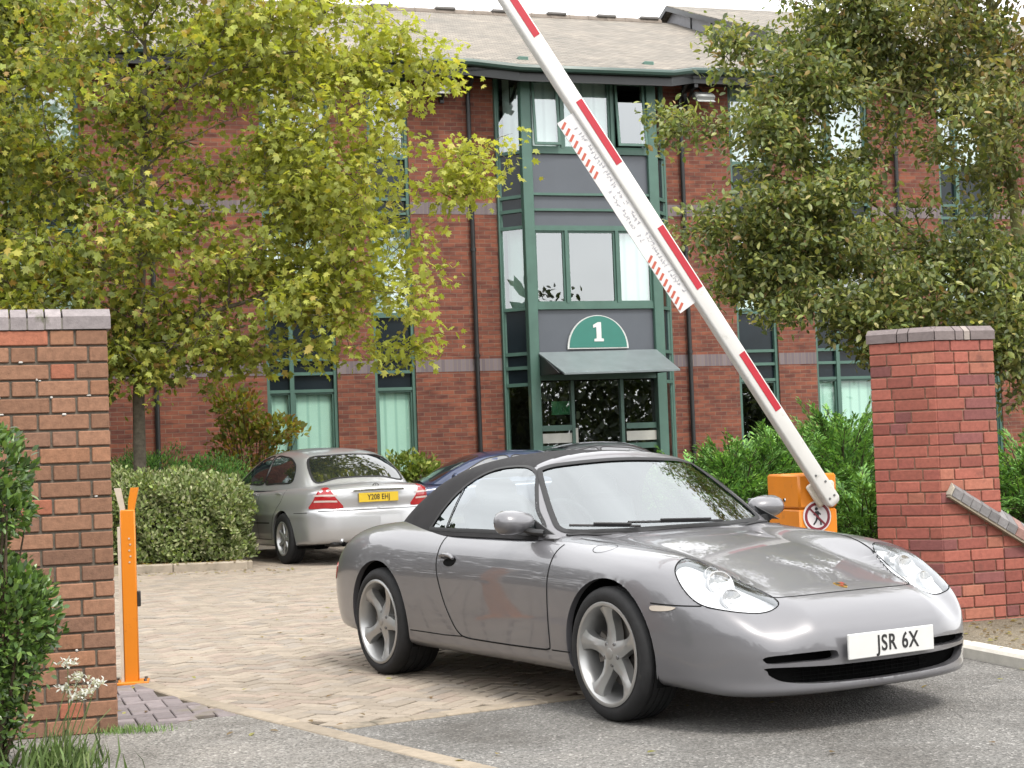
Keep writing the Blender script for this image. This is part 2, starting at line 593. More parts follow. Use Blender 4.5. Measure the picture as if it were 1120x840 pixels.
def seam(mb, pr, pts2, w=.006, off=.0012, step=.025):
    """a narrow ribbon lying on the skin along the open line pts2"""
    L = []
    for i in range(len(pts2) - 1):
        a = np.array(pts2[i], float); b = np.array(pts2[i + 1], float); k = max(1, int(np.linalg.norm(b - a) / step))
        for j in range(k): L.append(a + (b - a) * j / k)
    L.append(np.array(pts2[-1], float))
    P = pr.pts(np.array(L)); N = grad(pr.f, P); P = P + N * off
    T = np.gradient(P, axis=0); T /= np.maximum(np.linalg.norm(T, axis=1)[:, None], 1e-9)
    S = np.cross(N, T) * (w / 2)
    vs = []; fs = []
    for i in range(len(P)):
        vs += [tuple(P[i] - S[i]), tuple(P[i] + N[i] * .0006), tuple(P[i] + S[i])]
        if i: fs += [(3 * i - 3, 3 * i, 3 * i + 1, 3 * i - 2), (3 * i - 2, 3 * i + 1, 3 * i + 2, 3 * i - 1)]
    t = fs[0]; v = [np.array(vs[k]) for k in t]
    if np.cross(v[1] - v[0], v[2] - v[0]) @ N[0] < 0: fs = [f[::-1] for f in fs]
    mb.add(vs, fs)
# ------------------------------------------------------------------ wheels (outer face towards -Y)
def circ(cx, cz, r, n=64): return [(cx + r * math.cos(2 * PI * k / n), cz + r * math.sin(2 * PI * k / n)) for k in range(n)]

def make_wheel(parent, loc, R_t, w, r_rim, mats, spokes='five', flip=False, rot=0.0):
    wh = part_empty('wheel', parent, loc)
    wh.rotation_euler = (0, 0, PI if flip else 0)
    h = w / 2
    t = MB()
    prof = [(r_rim - .012, -h * .80), (r_rim + .004, -h * .95), (r_rim + .022, -h * 1.0), (R_t - .035, -h * 1.0), (R_t - .018, -h * .94), (R_t - .006, -h * .84), (R_t - .0005, -h * .68)]
    for k in range(4):
        y = -h * .5 + k * h * .33
        prof += [(R_t, y - .02), (R_t, y - .006), (R_t - .007, y - .004), (R_t - .007, y + .004), (R_t, y + .006)]
    prof += [(R_t - .0005, h * .7), (R_t - .012, h * .9), (R_t - .04, h), (r_rim + .02, h), (r_rim - .012, h * .85)]
    t.lathe(prof, 72)
    t.build('tyre', mats['tyre'], wh, auto=35)
    rm = MB()
    # barrel and outer flange
    rm.lathe([(r_rim + .004, -h * .93), (r_rim + .006, -h * .99), (r_rim - .003, -h * 1.02), (r_rim - .012, -h * 1.0), (r_rim - .018, -h * .92), (r_rim - .03, -h * .62), (r_rim - .035, -h * .2), (r_rim - .03, h * .8)], 64)
    y0 = -h * .86
    if spokes == 'five':
        for k in range(5):
            a = rot + 2 * PI * k / 5
            ca, sa = math.cos(a), math.sin(a)
            st = [(.030, .040, .0), (.062, .037, .006), (.10, .030, .012), (.135, .0265, .010), (.17, .028, .002), (.198, .036, -.006), (r_rim - .018, .060, -.010), (r_rim - .008, .075, -.004)]
            vs = []; fs = []
            for r, hw, d in st:
                for off, dy in ((-1, .016), (-.97, .003), (-.45, -.004), (0, -.010), (.45, -.004), (.97, .003), (1, .016), (.9, .05), (-.9, .05)):
                    x = r; zz = off * hw * 1.16
                    vs.append((x * ca - zz * sa, y0 + .012 + d + dy, x * sa + zz * ca))
            m = 9
            for i in range(len(st) - 1):
                for j in range(m):
                    fs.append((i * m + j, i * m + (j + 1) % m, (i + 1) * m + (j + 1) % m, (i + 1) * m + j))
            rm.add(vs, fs)
        rm.lathe([(.0, y0 + .004), (.03, y0 + .003), (.05, y0 + .010), (.072, y0 + .02), (.078, y0 + .06), (.0, y0 + .06)], 32)
    else:
        ns = 7
        for k in range(ns):
            a = rot + 2 * PI * k / ns; ca, sa = math.cos(a), math.sin(a)
            vs = []; fs = []
            st = [(.04, .026, .0), (.09, .022, .0), (.15, .022, -.004), (r_rim - .01, .032, -.006)]
            for r, hw, d in st:
                for off, dy in ((-1, .012), (-.6, 0), (.6, 0), (1, .012), (.9, .035), (-.9, .035)):
                    vs.append((r * ca - off * hw * sa, y0 + .012 + d + dy, r * sa + off * hw * ca))
            m = 6
            for i in range(len(st) - 1):
                for j in range(m): fs.append((i * m + j, i * m + (j + 1) % m, (i + 1) * m + (j + 1) % m, (i + 1) * m + j))
            rm.add(vs, fs)
        rm.lathe([(.0, y0 + .006), (.05, y0 + .008), (.065, y0 + .02), (.07, y0 + .05), (.0, y0 + .05)], 28)
    me_o = rm.build('rim', mats['rim'], wh, auto=38)
    hc = MB()
    hc.lathe([(0, y0 - .004), (.02, y0 - .003), (.028, y0 + .001), (.029, y0 + .02)], 24)
    hc.build('hub_cap', mats['cap'], wh, auto=35)
    lb = MB()
    for k in range(5):
        a = rot + 2 * PI * (k + .5) / 5
        lb = MB(); lb.lathe([(0, y0 + .009), (.008, y0 + .009), (.011, y0 + .012), (.011, y0 + .03)], 10, c=(.053 * math.cos(a), 0, .053 * math.sin(a)))
        if spokes == 'five': lb.build('wheel_bolt', mats['bolt'], wh, auto=35)
    bd = MB()
    bd.lathe([(.06, y0 + .085), (.158, y0 + .085), (.158, y0 + .11), (.06, y0 + .11)], 48)
    bd.build('brake_disc', mats['disc'], wh, auto=30)
    cal = MB()
    for k in range(6):
        a = R(150 + k * 9)
        cal.box((.135 * math.cos(a), y0 + .09, .135 * math.sin(a)), (.055, .07, .03), M=Matrix.Rotation(-a, 3, 'Y'))
    cal.build('brake_caliper', mats['disc'], wh)
    return wh

M_TYRE = plain('tyre_rubber', (.018, .018, .019), .75, var=.35, scale=14, bump=.15, bscale=120, spec=.35, dirt=((.07, .065, .055), 9, .62))
M_RIM = plain('rim_alloy', (.58, .58, .57), .34, metal=.75, var=.06, scale=12, dirt=((.32, .3, .27), 14, .66))
M_DISC = plain('brake_steel', (.24, .22, .2), .45, metal=.8, var=.2, scale=20)
M_CAP = plain('cap_silver', (.45, .44, .42), .3, metal=.6)
M_BOLT = plain('bolt_steel', (.22, .22, .22), .4, metal=.7)
M_RUB = plain('black_rubber', (.012, .012, .013), .55, var=.2, scale=30, spec=.4)
M_DARK = plain('dark_cavity', (.008, .008, .008), .9, var=.2, spec=.1)
M_TRIM = plain('black_trim_plastic', (.022, .022, .023), .5, var=.2, scale=40, spec=.45)
M_GAP = plain('panel_gap_dark', (.012, .012, .012), .8, spec=.1)
M_CHROME = plain('chrome', (.62, .62, .63), .12, metal=1.0, var=.03)
WM = dict(tyre=M_TYRE, rim=M_RIM, cap=M_CAP, bolt=M_BOLT, disc=M_DISC)
M_PLATE_W = plain('plate_white', (.72, .72, .70), .35, var=.04, scale=8, dirt=((.5, .48, .45), 20, .7))
M_PLATE_Y = plain('plate_yellow', (.72, .5, .03), .35, var=.05)
M_LETTER = plain('plate_black', (.012, .012, .012), .4)
# ------------------------------------------------------------------ the grey convertible (x forward from the front axle, z up)
CV_ZC = spl((.99, .40), (.93, .50), (.86, .555), (.78, .592), (.70, .618), (.55, .655), (.3, .715), (0, .778), (-.35, .832), (-.6, .858), (-.75, .862), (-1.2, .868), (-1.8, .880), (-2.3, .925), (-2.65, .925), (-2.95, .875), (-3.2, .795), (-3.38, .70), (-3.5, .62))
CV_ZF = spl((.98, .36), (.86, .455), (.76, .535), (.66, .605), (.55, .672), (.42, .735), (.28, .775), (.1, .800), (-.1, .816), (-.4, .838), (-.7, .862), (-1.1, .868), (-1.6, .872), (-2.0, .890), (-2.35, .902), (-2.7, .880), (-3.0, .815), (-3.25, .725), (-3.45, .62))
CV_W = spl((1.0, .84), (.7, .848), (.45, .862), (.2, .882), (0, .886), (-.25, .882), (-.55, .876), (-1.0, .871), (-1.5, .872), (-1.85, .879), (-2.2, .892), (-2.5, .896), (-2.85, .872), (-3.2, .83), (-3.5, .79))
CV_ZB = spl((1.0, .17), (.8, .165), (.5, .18), (.3, .19), (-.4, .185), (-1.9, .185), (-2.4, .21), (-3.0, .24), (-3.45, .30))
CV_PLAN = spl((0, 0), (.2, .008), (.35, .026), (.5, .068), (.62, .135), (.72, .235), (.8, .37), (.86, .55), (.95, .95))
CV_NOSE = spl((.10, .10), (.16, .05), (.20, .022), (.26, .012), (.31, .006), (.38, .0), (.44, .0), (.50, .012), (.56, .045), (.60, .09), (.70, .2))
CV_TAILP = spl((0, 0), (.3, .02), (.5, .065), (.65, .14), (.75, .24), (.85, .42), (.95, .75))
CV_TAILZ = spl((.2, .10), (.3, .04), (.4, .01), (.5, 0), (.57, .012), (.66, .06), (.75, .15))

def f_conv(x, y, z):
    ay = np.abs(y)
    s = sstep(.36, .60, ay)
    zc = CV_ZC(x) - .09 * ay * ay
    ztop = zc + (CV_ZF(x) - zc) * s - 1.3 * np.clip(ay - .64, 0, 1) ** 2
    top = z - ztop
    hi = np.clip(z - .60, 0, 1); lo = np.clip(.52 - z, 0, 1)
    yw = CV_W(x) - 1.25 * hi ** 2 - .30 * lo ** 2 - .035 * sstep(.24, .17, z)
    # waist: doors drawn in between the wheels
    yw = yw - .006 * np.exp(-((x + 1.05) / .55) ** 2) * np.exp(-((z - .40) / .13) ** 2)
    side = ay - yw
    front = x - (.985 - CV_PLAN(ay) - CV_NOSE(z) + .018 * np.exp(-((z - .185) / .035) ** 2))
    rear = (-3.42 + CV_TAILP(ay) + CV_TAILZ(z)) - x
    bot = CV_ZB(x) - z
    g = smax(top, side, .055)
    g = smax(g, front, .07)
    g = smax(g, rear, .07)
    return smax(g, bot, .03)

CC_R = spl((-.2, 1.50), (-.6, 1.42), (-.9, 1.335), (-1.1, 1.292), (-1.3, 1.287), (-1.55, 1.292), (-1.8, 1.274), (-2.05, 1.218), (-2.3, 1.112), (-2.52, 1.0), (-2.75, .90), (-3.0, .80))
CC_W = spl((-.2, .72), (-.6, .745), (-1.0, .765), (-1.5, .768), (-1.9, .755), (-2.2, .722), (-2.45, .665), (-2.65, .58), (-2.85, .45))
def ws_x(z, ay): return -.53 - (z - .85) * 1.44 - .18 * ay * ay - .16 * ay ** 4
def f_cab(x, y, z):
    ay = np.abs(y)
    roof = z - (CC_R(x) - .17 * ay * ay - .12 * ay ** 4)
    h = z - .86
    side = ay - (CC_W(x) - .40 * h - .42 * h * np.abs(h))
    ws = x - ws_x(z, ay)
    g = smax(roof, side, .07)
    return smax(g, ws * .62, .03)

def make_convertible():
    root = thing('convertible_car', 'metallic grey convertible with black soft top driving out under the raised barrier', 'car',
                 (1.140, 8.382, 0), .5541 - PI / 2)
    paint = paint_mat('gunmetal_paint', (.186, .184, .196), metal=.30, rough=.36)
    fabric = plain('soft_top_fabric', (.035, .034, .036), .85, var=.18, scale=9, bump=.25, bscale=420, spec=.2)
    glass = glass_mat('car_glazing', (.80, .88, .87), 2.8, .010, .62)
    lens = glass_mat('lamp_lens', (.98, .98, .99), 2.0, .03, .98)
    side = {s: Proj(f_conv, (0, 0, 0), (0, s, 0), (1, 0, 0), (0, 0, 1), 1.3) for s in (-1, 1)}
    topP = Proj(f_conv, (0, 0, .3), (0, 0, 1), (1, 0, 0), (0, 1, 0), 1.0)
    frontP = Proj(f_conv, (.2, 0, 0), (1, 0, 0), (0, 1, 0), (0, 0, 1), 1.2)
    rearP = Proj(f_conv, (-2.8, 0, 0), (-1, 0, 0), (0, 1, 0), (0, 0, 1), 1.2)
    # ---- body skin
    V, F, tris = capsule_mesh(f_conv, -2.75, .15, .50, .42, 400, 250, 120)
    RA = .352
    for cx, cz in ((0, .325), (-2.35, .325)):
        for sgn in (-1, 1):
            V, F = cut(V, F, circ(cx, cz, RA, 96), (0, 2), lambda c, s=sgn: (c[:, 1] * s > .40), lip=(0, -.035 * sgn, 0))
    # air intakes: a lower centre mouth and two upper side slots
    def mouth(half, z0, z1, rr):
        pts = []
        for k in range(13):
            a = R(-90 + 180 * k / 12); pts.append((half + rr * math.cos(a) * 1.4, (z0 + z1) / 2 + (z1 - z0) / 2 * math.sin(a)))
        return pts + [(-a, b) for a, b in pts[::-1]]
    m_low = [(-.585, .262), (-.60, .285), (-.59, .303), (-.30, .298), (0, .297), (.30, .298), (.59, .303), (.60, .285), (.585, .262), (.52, .236), (.35, .222), (0, .217), (-.35, .222), (-.52, .236)]
    V, F = cut(V, F, smooth_poly(m_low, 5), (1, 2), lambda c: c[:, 0] > .25, lip=(-.05, 0, 0))
    slots = []
    for sgn in (-1, 1):
        sl = [(.30 * sgn, .325), (.45 * sgn, .322), (.585 * sgn, .320), (.615 * sgn, .335), (.60 * sgn, .352), (.45 * sgn, .362), (.31 * sgn, .364), (.285 * sgn, .345)]
        sl = smooth_poly(sl, 5); slots.append(sl)
        V, F = cut(V, F, sl, (1, 2), lambda c: c[:, 0] > .25, lip=(-.05, 0, 0))
    # cockpit opening under the roof
    cock = smooth_poly([(-.66, 0), (-.70, .45), (-.80, .655), (-1.2, .690), (-1.7, .690), (-1.95, .655), (-2.02, .40), (-2.03, 0), (-2.02, -.40), (-1.95, -.655), (-1.7, -.690), (-1.2, -.690), (-.80, -.655), (-.70, -.45)], 6)
    V, F = cut(V, F, cock, (0, 1), lambda c: c[:, 2] > .78, lip=(0, 0, -.03))
    lamps = {}
    for s in (-1, 1):
        D = np.array((.62, .28 * s, .73)); D /= np.linalg.norm(D)
        e1 = np.array((.76, 0, -.65)); e1 -= D * (e1 @ D); e1 /= np.linalg.norm(e1)
        e2 = np.cross(D, e1)
        pr = Proj(f_conv, (.1, .45 * s, .35), D, e1, e2, 1.2)
        o3 = [(.30, .60, .77), (.40, .525, .745), (.52, .475, .69), (.64, .44, .64), (.745, .435, .585), (.775, .50, .56), (.745, .60, .545), (.685, .69, .545), (.58, .755, .565), (.46, .765, .64), (.36, .72, .72)]
        o2 = smooth_poly([tuple(q) for q in pr.to2(np.array([(x, y * s, z) for x, y, z in o3]))], 7)
        lamps[s] = (pr, o2)
        V, F = cut_along(V, F, o2, pr, .05)
    skin('body', V, F, paint, root, tris, 35)
    # ---- dark insides: arches, mouths, cockpit
    for cx in (0, -2.35):
        for s in (-1, 1):
            liner = MB(); vs = []; m = 30
            for k in range(m):
                a = R(-22 + 224 * k / (m - 1)); c_, s_ = math.cos(a), math.sin(a)
                for r_, y_ in ((RA + .012, .835), (RA + .014, .45), (0, .45)): vs.append((cx + r_ * c_, s * y_, .325 + r_ * s_))
            fs = []
            for k in range(m - 1):
                for j in range(2): fs.append((3 * k + j, 3 * k + 3 + j, 3 * k + 4 + j, 3 * k + 1 + j))
            liner.add(vs, fs)
            liner.build('arch_liner', M_DARK, root)
    duct = MB()
    duct.box((.58, 0, .285), (.42, 1.24, .17))
    duct.build('intake_duct', M_DARK, root)
    gr = MB()
    for k in range(29):
        gr.box((.90 - CV_PLAN(abs(-.56 + k * .04)) - .075, -.56 + k * .04, .258), (.006, .003, .085))
    for k in range(5):
        pts = [(.83 - float(CV_PLAN(abs(y))), y, .225 + k * .017) for y in np.linspace(-.56, .56, 25)]
        gr.tube(pts, .002, 4)
    gr.build('intake_grille', M_GAP, root)
    # ---- gaps between panels
    gp = MB()
    dr = [(-.500, .815), (-.502, .72), (-.504, .60), (-.507, .45), (-.512, .32), (-.53, .300), (-.60, .293), (-.9, .289), (-1.2, .289), (-1.36, .293), (-1.43, .310), (-1.49, .36), (-1.56, .46), (-1.62, .58), (-1.655, .68), (-1.668, .76), (-1.672, .83), (-1.68, .862)]
    drs = smooth_poly(dr, 5, False)
    for s in (-1, 1):
        seam(gp, side[s], drs, .008, .0016)
        seam(gp, side[s], [(-1.38, .297), (-1.60, .290), (-1.98, .292)], .006)
        seam(gp, side[s], [(-.50, .297), (-.40, .298), (-.33, .30)], .006)
        # bumper joint running back to the arch under the lamp
        seam(gp, side[s], smooth_poly([(.335, .578), (.42, .574), (.52, .572), (.60, .572)], 6, False), .006)
    bon = smooth_poly([(-.50, .655), (-.30, .640), (0, .605), (.25, .55), (.45, .495), (.60, .46), (.685, .43), (.722, .36), (.742, .2), (.75, 0)], 6, False)
    full = bon + [(a, -b) for a, b in bon[::-1]]
    seam(gp, topP, full, .0065)
    fuel = [(-.20 + .068 * math.cos(2 * PI * k / 40), -.715 + .058 * math.sin(2 * PI * k / 40)) for k in range(41)]
    seam(gp, topP, fuel, .003)
    lid = smooth_poly([(-2.50, .50), (-2.8, .52), (-3.1, .50), (-3.25, .42), (-3.30, .2), (-3.31, 0)], 6, False)
    seam(gp, topP, lid + [(a, -b) for a, b in lid[::-1]], .006)
    gp.build('panel_gap', M_GAP, root)
    # ---- headlamps
    bowl = plain('lamp_bowl', (.80, .81, .82), .35, metal=.1, var=.04); refl = plain('lamp_reflector', (.95, .95, .95), .12, metal=.9, var=.02); ringm = plain('lamp_ring_grey', (.42, .43, .44), .3, metal=.5); bulb = plain('lamp_bulb', (.9, .9, .88), .2)
    for s in (-1, 1):
        pr, o2 = lamps[s]
        c2 = np.mean(o2, 0)
        grow = lambda k: [tuple(c2 + (np.array(q) - c2) * k) for q in o2]
        hl = patch('headlight', pr, grow(1.02), bowl, root, off=-.042, step=.025, skirt=0)
        for (dx, dy, rr, dp) in ((-.045, .0, .062, .030), (.075, .014, .050, .026), (-.135, -.012, .034, .022)):
            p0 = pr.pts([(c2[0] + dx, c2[1] + dy * s)])[0]
            ax = Vector(pr.D) * .55 + Vector((1, 0, 0)) * .45; ax.normalize()
            M = ax.to_track_quat('Z', 'Y').to_matrix()
            def dish(prof, n=28):
                m_ = MB(); m_.lathe(prof, n, 'Z'); o_ = Vector(p0) - Vector(pr.D) * .030
                m_.v = [tuple(M @ Vector(v) + o_) for v in m_.v]; return m_
            dish([(rr, .012), (rr * .99, .016), (rr * .9, .012), (rr * .6, -.006), (rr * .3, -dp * .6), (0, -dp * .7)]).build('reflector', refl, hl, auto=40)
            dish([(rr * 1.08, -.012), (rr * 1.08, .013), (rr, .013), (rr, -.012)]).build('lamp_ring', ringm, hl, auto=40)
            dish([(0, .012), (rr * .14, .010), (rr * .2, 0), (rr * .2, -dp * .6)], 14).build('bulb', bulb, hl, auto=60)
        patch('lens', pr, grow(.995), lens, hl, off=-.001, step=.022, skirt=0, bulge=.006)
        gapm = MB(); seam(gapm, pr, o2 + [o2[0]], .006, .0015); gapm.build('lamp_seal', M_GAP, hl)
        # clear side marker at the arch
        patch('side_marker', side[s], smooth_poly([(.345, .567), (.345, .545), (.43, .546), (.475, .556), (.47, .566)], 4), plain('marker_lens', (.62, .55, .47), .15, var=.08, spec=.7), root, off=.003, step=.02)
        # tail lamps
        patch('tail_light', rearP, smooth_poly([(.42 * s, .60), (.60 * s, .605), (.78 * s, .60), (.80 * s, .53), (.62 * s, .525), (.45 * s, .55)], 5), plain('tail_red', (.42, .02, .018), .15, spec=.7), root, off=.004, step=.03)
        tp = [(-3.02, .625), (-3.12, .628), (-3.24, .61), (-3.24, .545), (-3.12, .54), (-3.03, .56)]
        patch('tail_light', side[s], smooth_poly(tp, 5), bpy.data.materials['tail_red'], root, off=.004, step=.025)
    # ---- cabin: fabric roof, silver windscreen frame
    V, F, _ = capsule_mesh(f_cab, -2.0, -1.35, .80, .80, 300, 110, 110, half=True)
    ctr = V[F].mean(1)
    F = F[(ctr[:, 2] > .835) & (ctr[:, 0] > -2.86)]
    cabS = {s: Proj(f_cab, (0, 0, 0), (0, s, 0), (1, 0, 0), (0, 0, 1), 1.0) for s in (-1, 1)}
    cabF = Proj(f_cab, (-1.4, 0, 0), (1, 0, 0), (0, 1, 0), (0, 0, 1), 1.2)
    win = smooth_poly([(-.735, .868), (-.86, .985), (-.975, 1.09), (-1.075, 1.172), (-1.17, 1.203), (-1.32, 1.209), (-1.48, 1.196), (-1.62, 1.150), (-1.74, 1.075), (-1.83, .985), (-1.90, .880), (-1.88, .866), (-1.4, .866), (-1.0, .866)], 6)
    wsn = smooth_poly([(0, .862), (.40, .862), (.60, .868), (.655, .885), (.645, .94), (.59, 1.06), (.53, 1.165), (.49, 1.192), (.35, 1.212), (0, 1.226), (-.35, 1.212), (-.49, 1.192), (-.53, 1.165), (-.59, 1.06), (-.645, .94), (-.655, .885), (-.60, .868), (-.40, .862)], 6)
    for s in (-1, 1):
        V, F = cut(V, F, win, (0, 2), lambda c, s=s: c[:, 1] * s > .3, lip=(0, -.02 * s, 0))
    V, F = cut(V, F, wsn, (1, 2), lambda c: c[:, 0] > ws_x(c[:, 2], np.abs(c[:, 1])) - .10, lip=(-.02, 0, 0))
    rwin = smooth_poly([(0, .975), (.28, .972), (.40, .98), (.36, 1.06), (.28, 1.125), (0, 1.135), (-.28, 1.125), (-.36, 1.06), (-.40, .98), (-.28, .972)], 5)
    V, F = cut(V, F, rwin, (1, 2), lambda c: c[:, 0] < -2.1, lip=(.01, 0, 0))
    ctr = V[F].mean(1); ay = np.abs(ctr[:, 1])
    fr = ctr[:, 0] > ws_x(ctr[:, 2], ay) - .075 + .045 * sstep(1.10, 1.22, ctr[:, 2])
    skin('windscreen_frame', V, F[fr], paint, root, None, 35)
    skin('soft_top', V, F[~fr], fabric, root, None, 50)
    cabR = Proj(f_cab, (-1.9, 0, 0), (-1, 0, 0), (0, 1, 0), (0, 0, 1), 1.2)
    patch('rear_window', cabR, rwin, glass, root, off=-.004, step=.03, skirt=0)
    patch('windscreen', cabF, wsn, glass, root, off=-.003, step=.03, skirt=0)
    bl = MB(); seam(bl, cabF, wsn + [wsn[0]], .030, .004)
    bl.build('windscreen_seal', M_RUB, root)
    for s in (-1, 1):
        w = patch('side_window', cabS[s], win, glass, root, off=-.004, step=.03, skirt=0)
        sl = MB(); seam(sl, cabS[s], win + [win[0]], .022, .001)
        seam(sl, cabS[s], [(-1.715, .868), (-1.700, 1.09)], .014, .0)
        sl.build('window_seal', M_RUB, w)
        # silver sill strip from pillar to roof
        # arm mirror on the door corner
        mr = part_empty('wing_mirror', root, (0, 0, 0))
        pod = MB(); n = 20
        prof = [(-.105, .012, .010), (-.10, .040, .030), (-.08, .064, .047), (-.03, .082, .060), (.03, .090, .064), (.07, .086, .062), (.10, .070, .052), (.118, .036, .03), (.124, .006, .005)]
        vs = []; fs = []
        # along y (outwards), ellipse section in x (fore-aft) and z
        for i, (u, rx, rz_) in enumerate(prof):
            for k in range(n):
                a = 2 * PI * k / n; cx = math.cos(a); cz = math.sin(a)
                xx = rx * cx * (1.0 if cx > 0 else .35)
                vs.append((-.865 + xx + .02, s * (.835 + u), .925 + rz_ * cz + .01 * u))
        for i in range(len(prof) - 1):
            for k in range(n):
                q = (i * n + k, i * n + (k + 1) % n, (i + 1) * n + (k + 1) % n, (i + 1) * n + k)
                fs.append(q if s < 0 else q[::-1])
        pod.add(vs, fs); pod.build('mirror_housing', paint, mr, auto=50)
        arm = MB(); arm.tube([(-.70, s * .735, .868), (-.76, s * .765, .872), (-.82, s * .80, .888)], [.034, .028, .026], 10, flat=.6)
        arm.build('mirror_arm', M_TRIM, mr, auto=50)
        gm = MB(); gm.box((-.877, s * .84, .926), (.004, .17, .095), bev=.001); gm.build('mirror_glass', M_CHROME, mr)
        tri = MB(); tri.extrude([(-.60, s * .742, .862), (-.735, s * .752, .862), (-.80, s * .735, .935)], (0, s * .008, 0)); tri.build('mirror_base', M_TRIM, mr)
        # door handle over a dark patch, painted as the shade of its hollow
        dh = part_empty('door_handle', root)
        patch('recess_shade', side[s], smooth_poly([(-1.57, .705), (-1.50, .722), (-1.45, .712), (-1.47, .682), (-1.53, .672), (-1.575, .685)], 6), M_DARK, dh, off=.0022, step=.02)
        hp = side[s].pts([(-1.605, .722), (-1.57, .728), (-1.53, .730), (-1.49, .725), (-1.455, .712)], .020)
        hb = MB(); hb.tube([tuple(q) for q in hp], [.010, .016, .017, .015, .009], 10, flat=.7); hb.build('handle_bar', paint, dh, auto=60)
        st = MB(); st.tube([tuple(q) for q in side[s].pts([(-1.598, .722), (-1.598, .722)], .0) + np.array([[0, 0, 0], [0, s * .02, 0]])], .009, 8); st.build('handle_stem', paint, dh)
    # ---- cabin interior
    itn = MB()
    itn.box((-1.35, 0, .30), (1.5, 1.36, .04))
    itn.box((-2.06, 0, .58), (.05, 1.34, .56)); itn.box((-.58, 0, .55), (.05, 1.36, .50))
    for s in (-1, 1): itn.box((-1.33, s * .725, .57), (1.45, .05, .54))
    M_INT = plain('interior_black', (.03, .03, .032), .6, var=.2, scale=20)
    itn.build('cabin_tub', M_INT, root)
    ds = MB()
    ds.box((-.80, 0, .80), (.36, 1.30, .10), bev=.04); ds.box((-.90, -.36, .86), (.16, .36, .07), bev=.03)
    ds.build('dashboard', M_INT, root, auto=40)
    for s in (-1, 1):
        se = MB()
        se.box((-1.42, s * .36, .50), (.50, .48, .16), bev=.05)
        se.box((-1.74, s * .36, .78), (.15, .46, .52), bev=.06, M=Matrix.Rotation(R(-14), 3, 'Y'))
        se.box((-1.80, s * .36, 1.05), (.11, .26, .17), bev=.04, M=Matrix.Rotation(R(-14), 3, 'Y'))
        se.build('seat', plain('seat_leather', (.05, .05, .053), .5, var=.1, scale=12), root, auto=40)
    sw = MB()
    ring = [(-1.06 - .08 * math.sin(t), -.36 + .175 * math.cos(t), .86 + .155 * math.sin(t)) for t in np.linspace(0, 2 * PI, 33)]
    sw.tube(ring, .014, 8, cap=False)
    for a in (R(0), R(180), R(270)):
        sw.tube([(-1.06, -.36, .86), (-1.06 - .08 * math.sin(a), -.36 + .175 * math.cos(a), .86 + .155 * math.sin(a))], .015, 6)
    sw.build('steering_wheel', M_INT, root, auto=50)
    # wipers at the foot of the screen
    for (ya, yb) in ((-.30, .30), (.25, .62)):
        wp = MB(); pts = []
        for t in np.linspace(0, 1, 14):
            y = -(ya + (yb - ya) * t); z = .872 + .022 * t
            pts.append((float(ws_x(z, abs(y))) + .03, y, z + .008))
        wp.tube(pts, .0075, 6); wp.tube([(p[0] + .012, p[1], p[2] + .012) for p in pts[2:10]], .006, 6)
        wp.build('wiper', M_RUB, root)
    # cowl strip
    cw = MB()
    pts = [tuple(topP.pts([(-.545 - .17 * y * y, y)], .004)[0]) for y in np.linspace(-.66, .66, 33)]
    cw.tube(pts, .016, 6, flat=.5); cw.build('cowl_strip', M_RUB, root)
    # ---- number plate
    np_e = part_empty('number_plate', root, (.992, 0, .374))
    pb = MB(); pb.box((0, 0, 0), (.012, .524, .112), bev=.003); pb.build('plate', M_PLATE_W, np_e)
    tm = text_mesh('JSR 6X', .100, .0012, .82, spacing=1.12)
    for v in tm.vertices:
        x, y, z = v.co; v.co = (.0065 + z, x + .035, y)
    link('lettering', tm, M_LETTER, np_e)
    # shield badge on the nose
    pr = topP
    sh = [(0.0, .026), (.018, .028), (.036, .024), (.058, .010), (.066, 0), (.058, -.010), (.036, -.024), (.018, -.028), (0, -.026)]
    bd = patch('badge', pr, [(.655 + a, b) for a, b in sh], plain('badge_gold', (.62, .38, .08), .3, metal=.6, spec=.5), root, off=.004, step=.01)
    for (a0, a1, b0, b1, cn) in ((.006, .028, .003, .023, (.35, .03, .02)), (.032, .052, -.018, -.003, (.35, .03, .02)), (.006, .028, -.023, -.003, (.02, .02, .02)), (.032, .050, .003, .018, (.02, .02, .02))):
        patch('badge_field', pr, [(.655 + a0, b0), (.655 + a1, b0), (.655 + a1, b1), (.655 + a0, b1)], plain('badge_enamel', cn, .3), bd, off=.0055, step=.02, skirt=0)
    # ---- wheels
    for s in (-1, 1):
        fl = s > 0
        make_wheel(root, (0, s * .762, .3185), .3185, .225, .2425, WM, 'five', fl, R(22))
        make_wheel(root, (-2.35, s * .742, .316), .316, .285, .2425, WM, 'five', fl, R(-8))
    # exhausts
    ex = MB()
    for s in (-1, 1): ex.tube([(-3.2, s * .5, .27), (-3.42, s * .5, .265)], .045, 16, cap=False, flat=.8)
    ex.build('exhaust_pipe', M_CHROME, root)
    return root
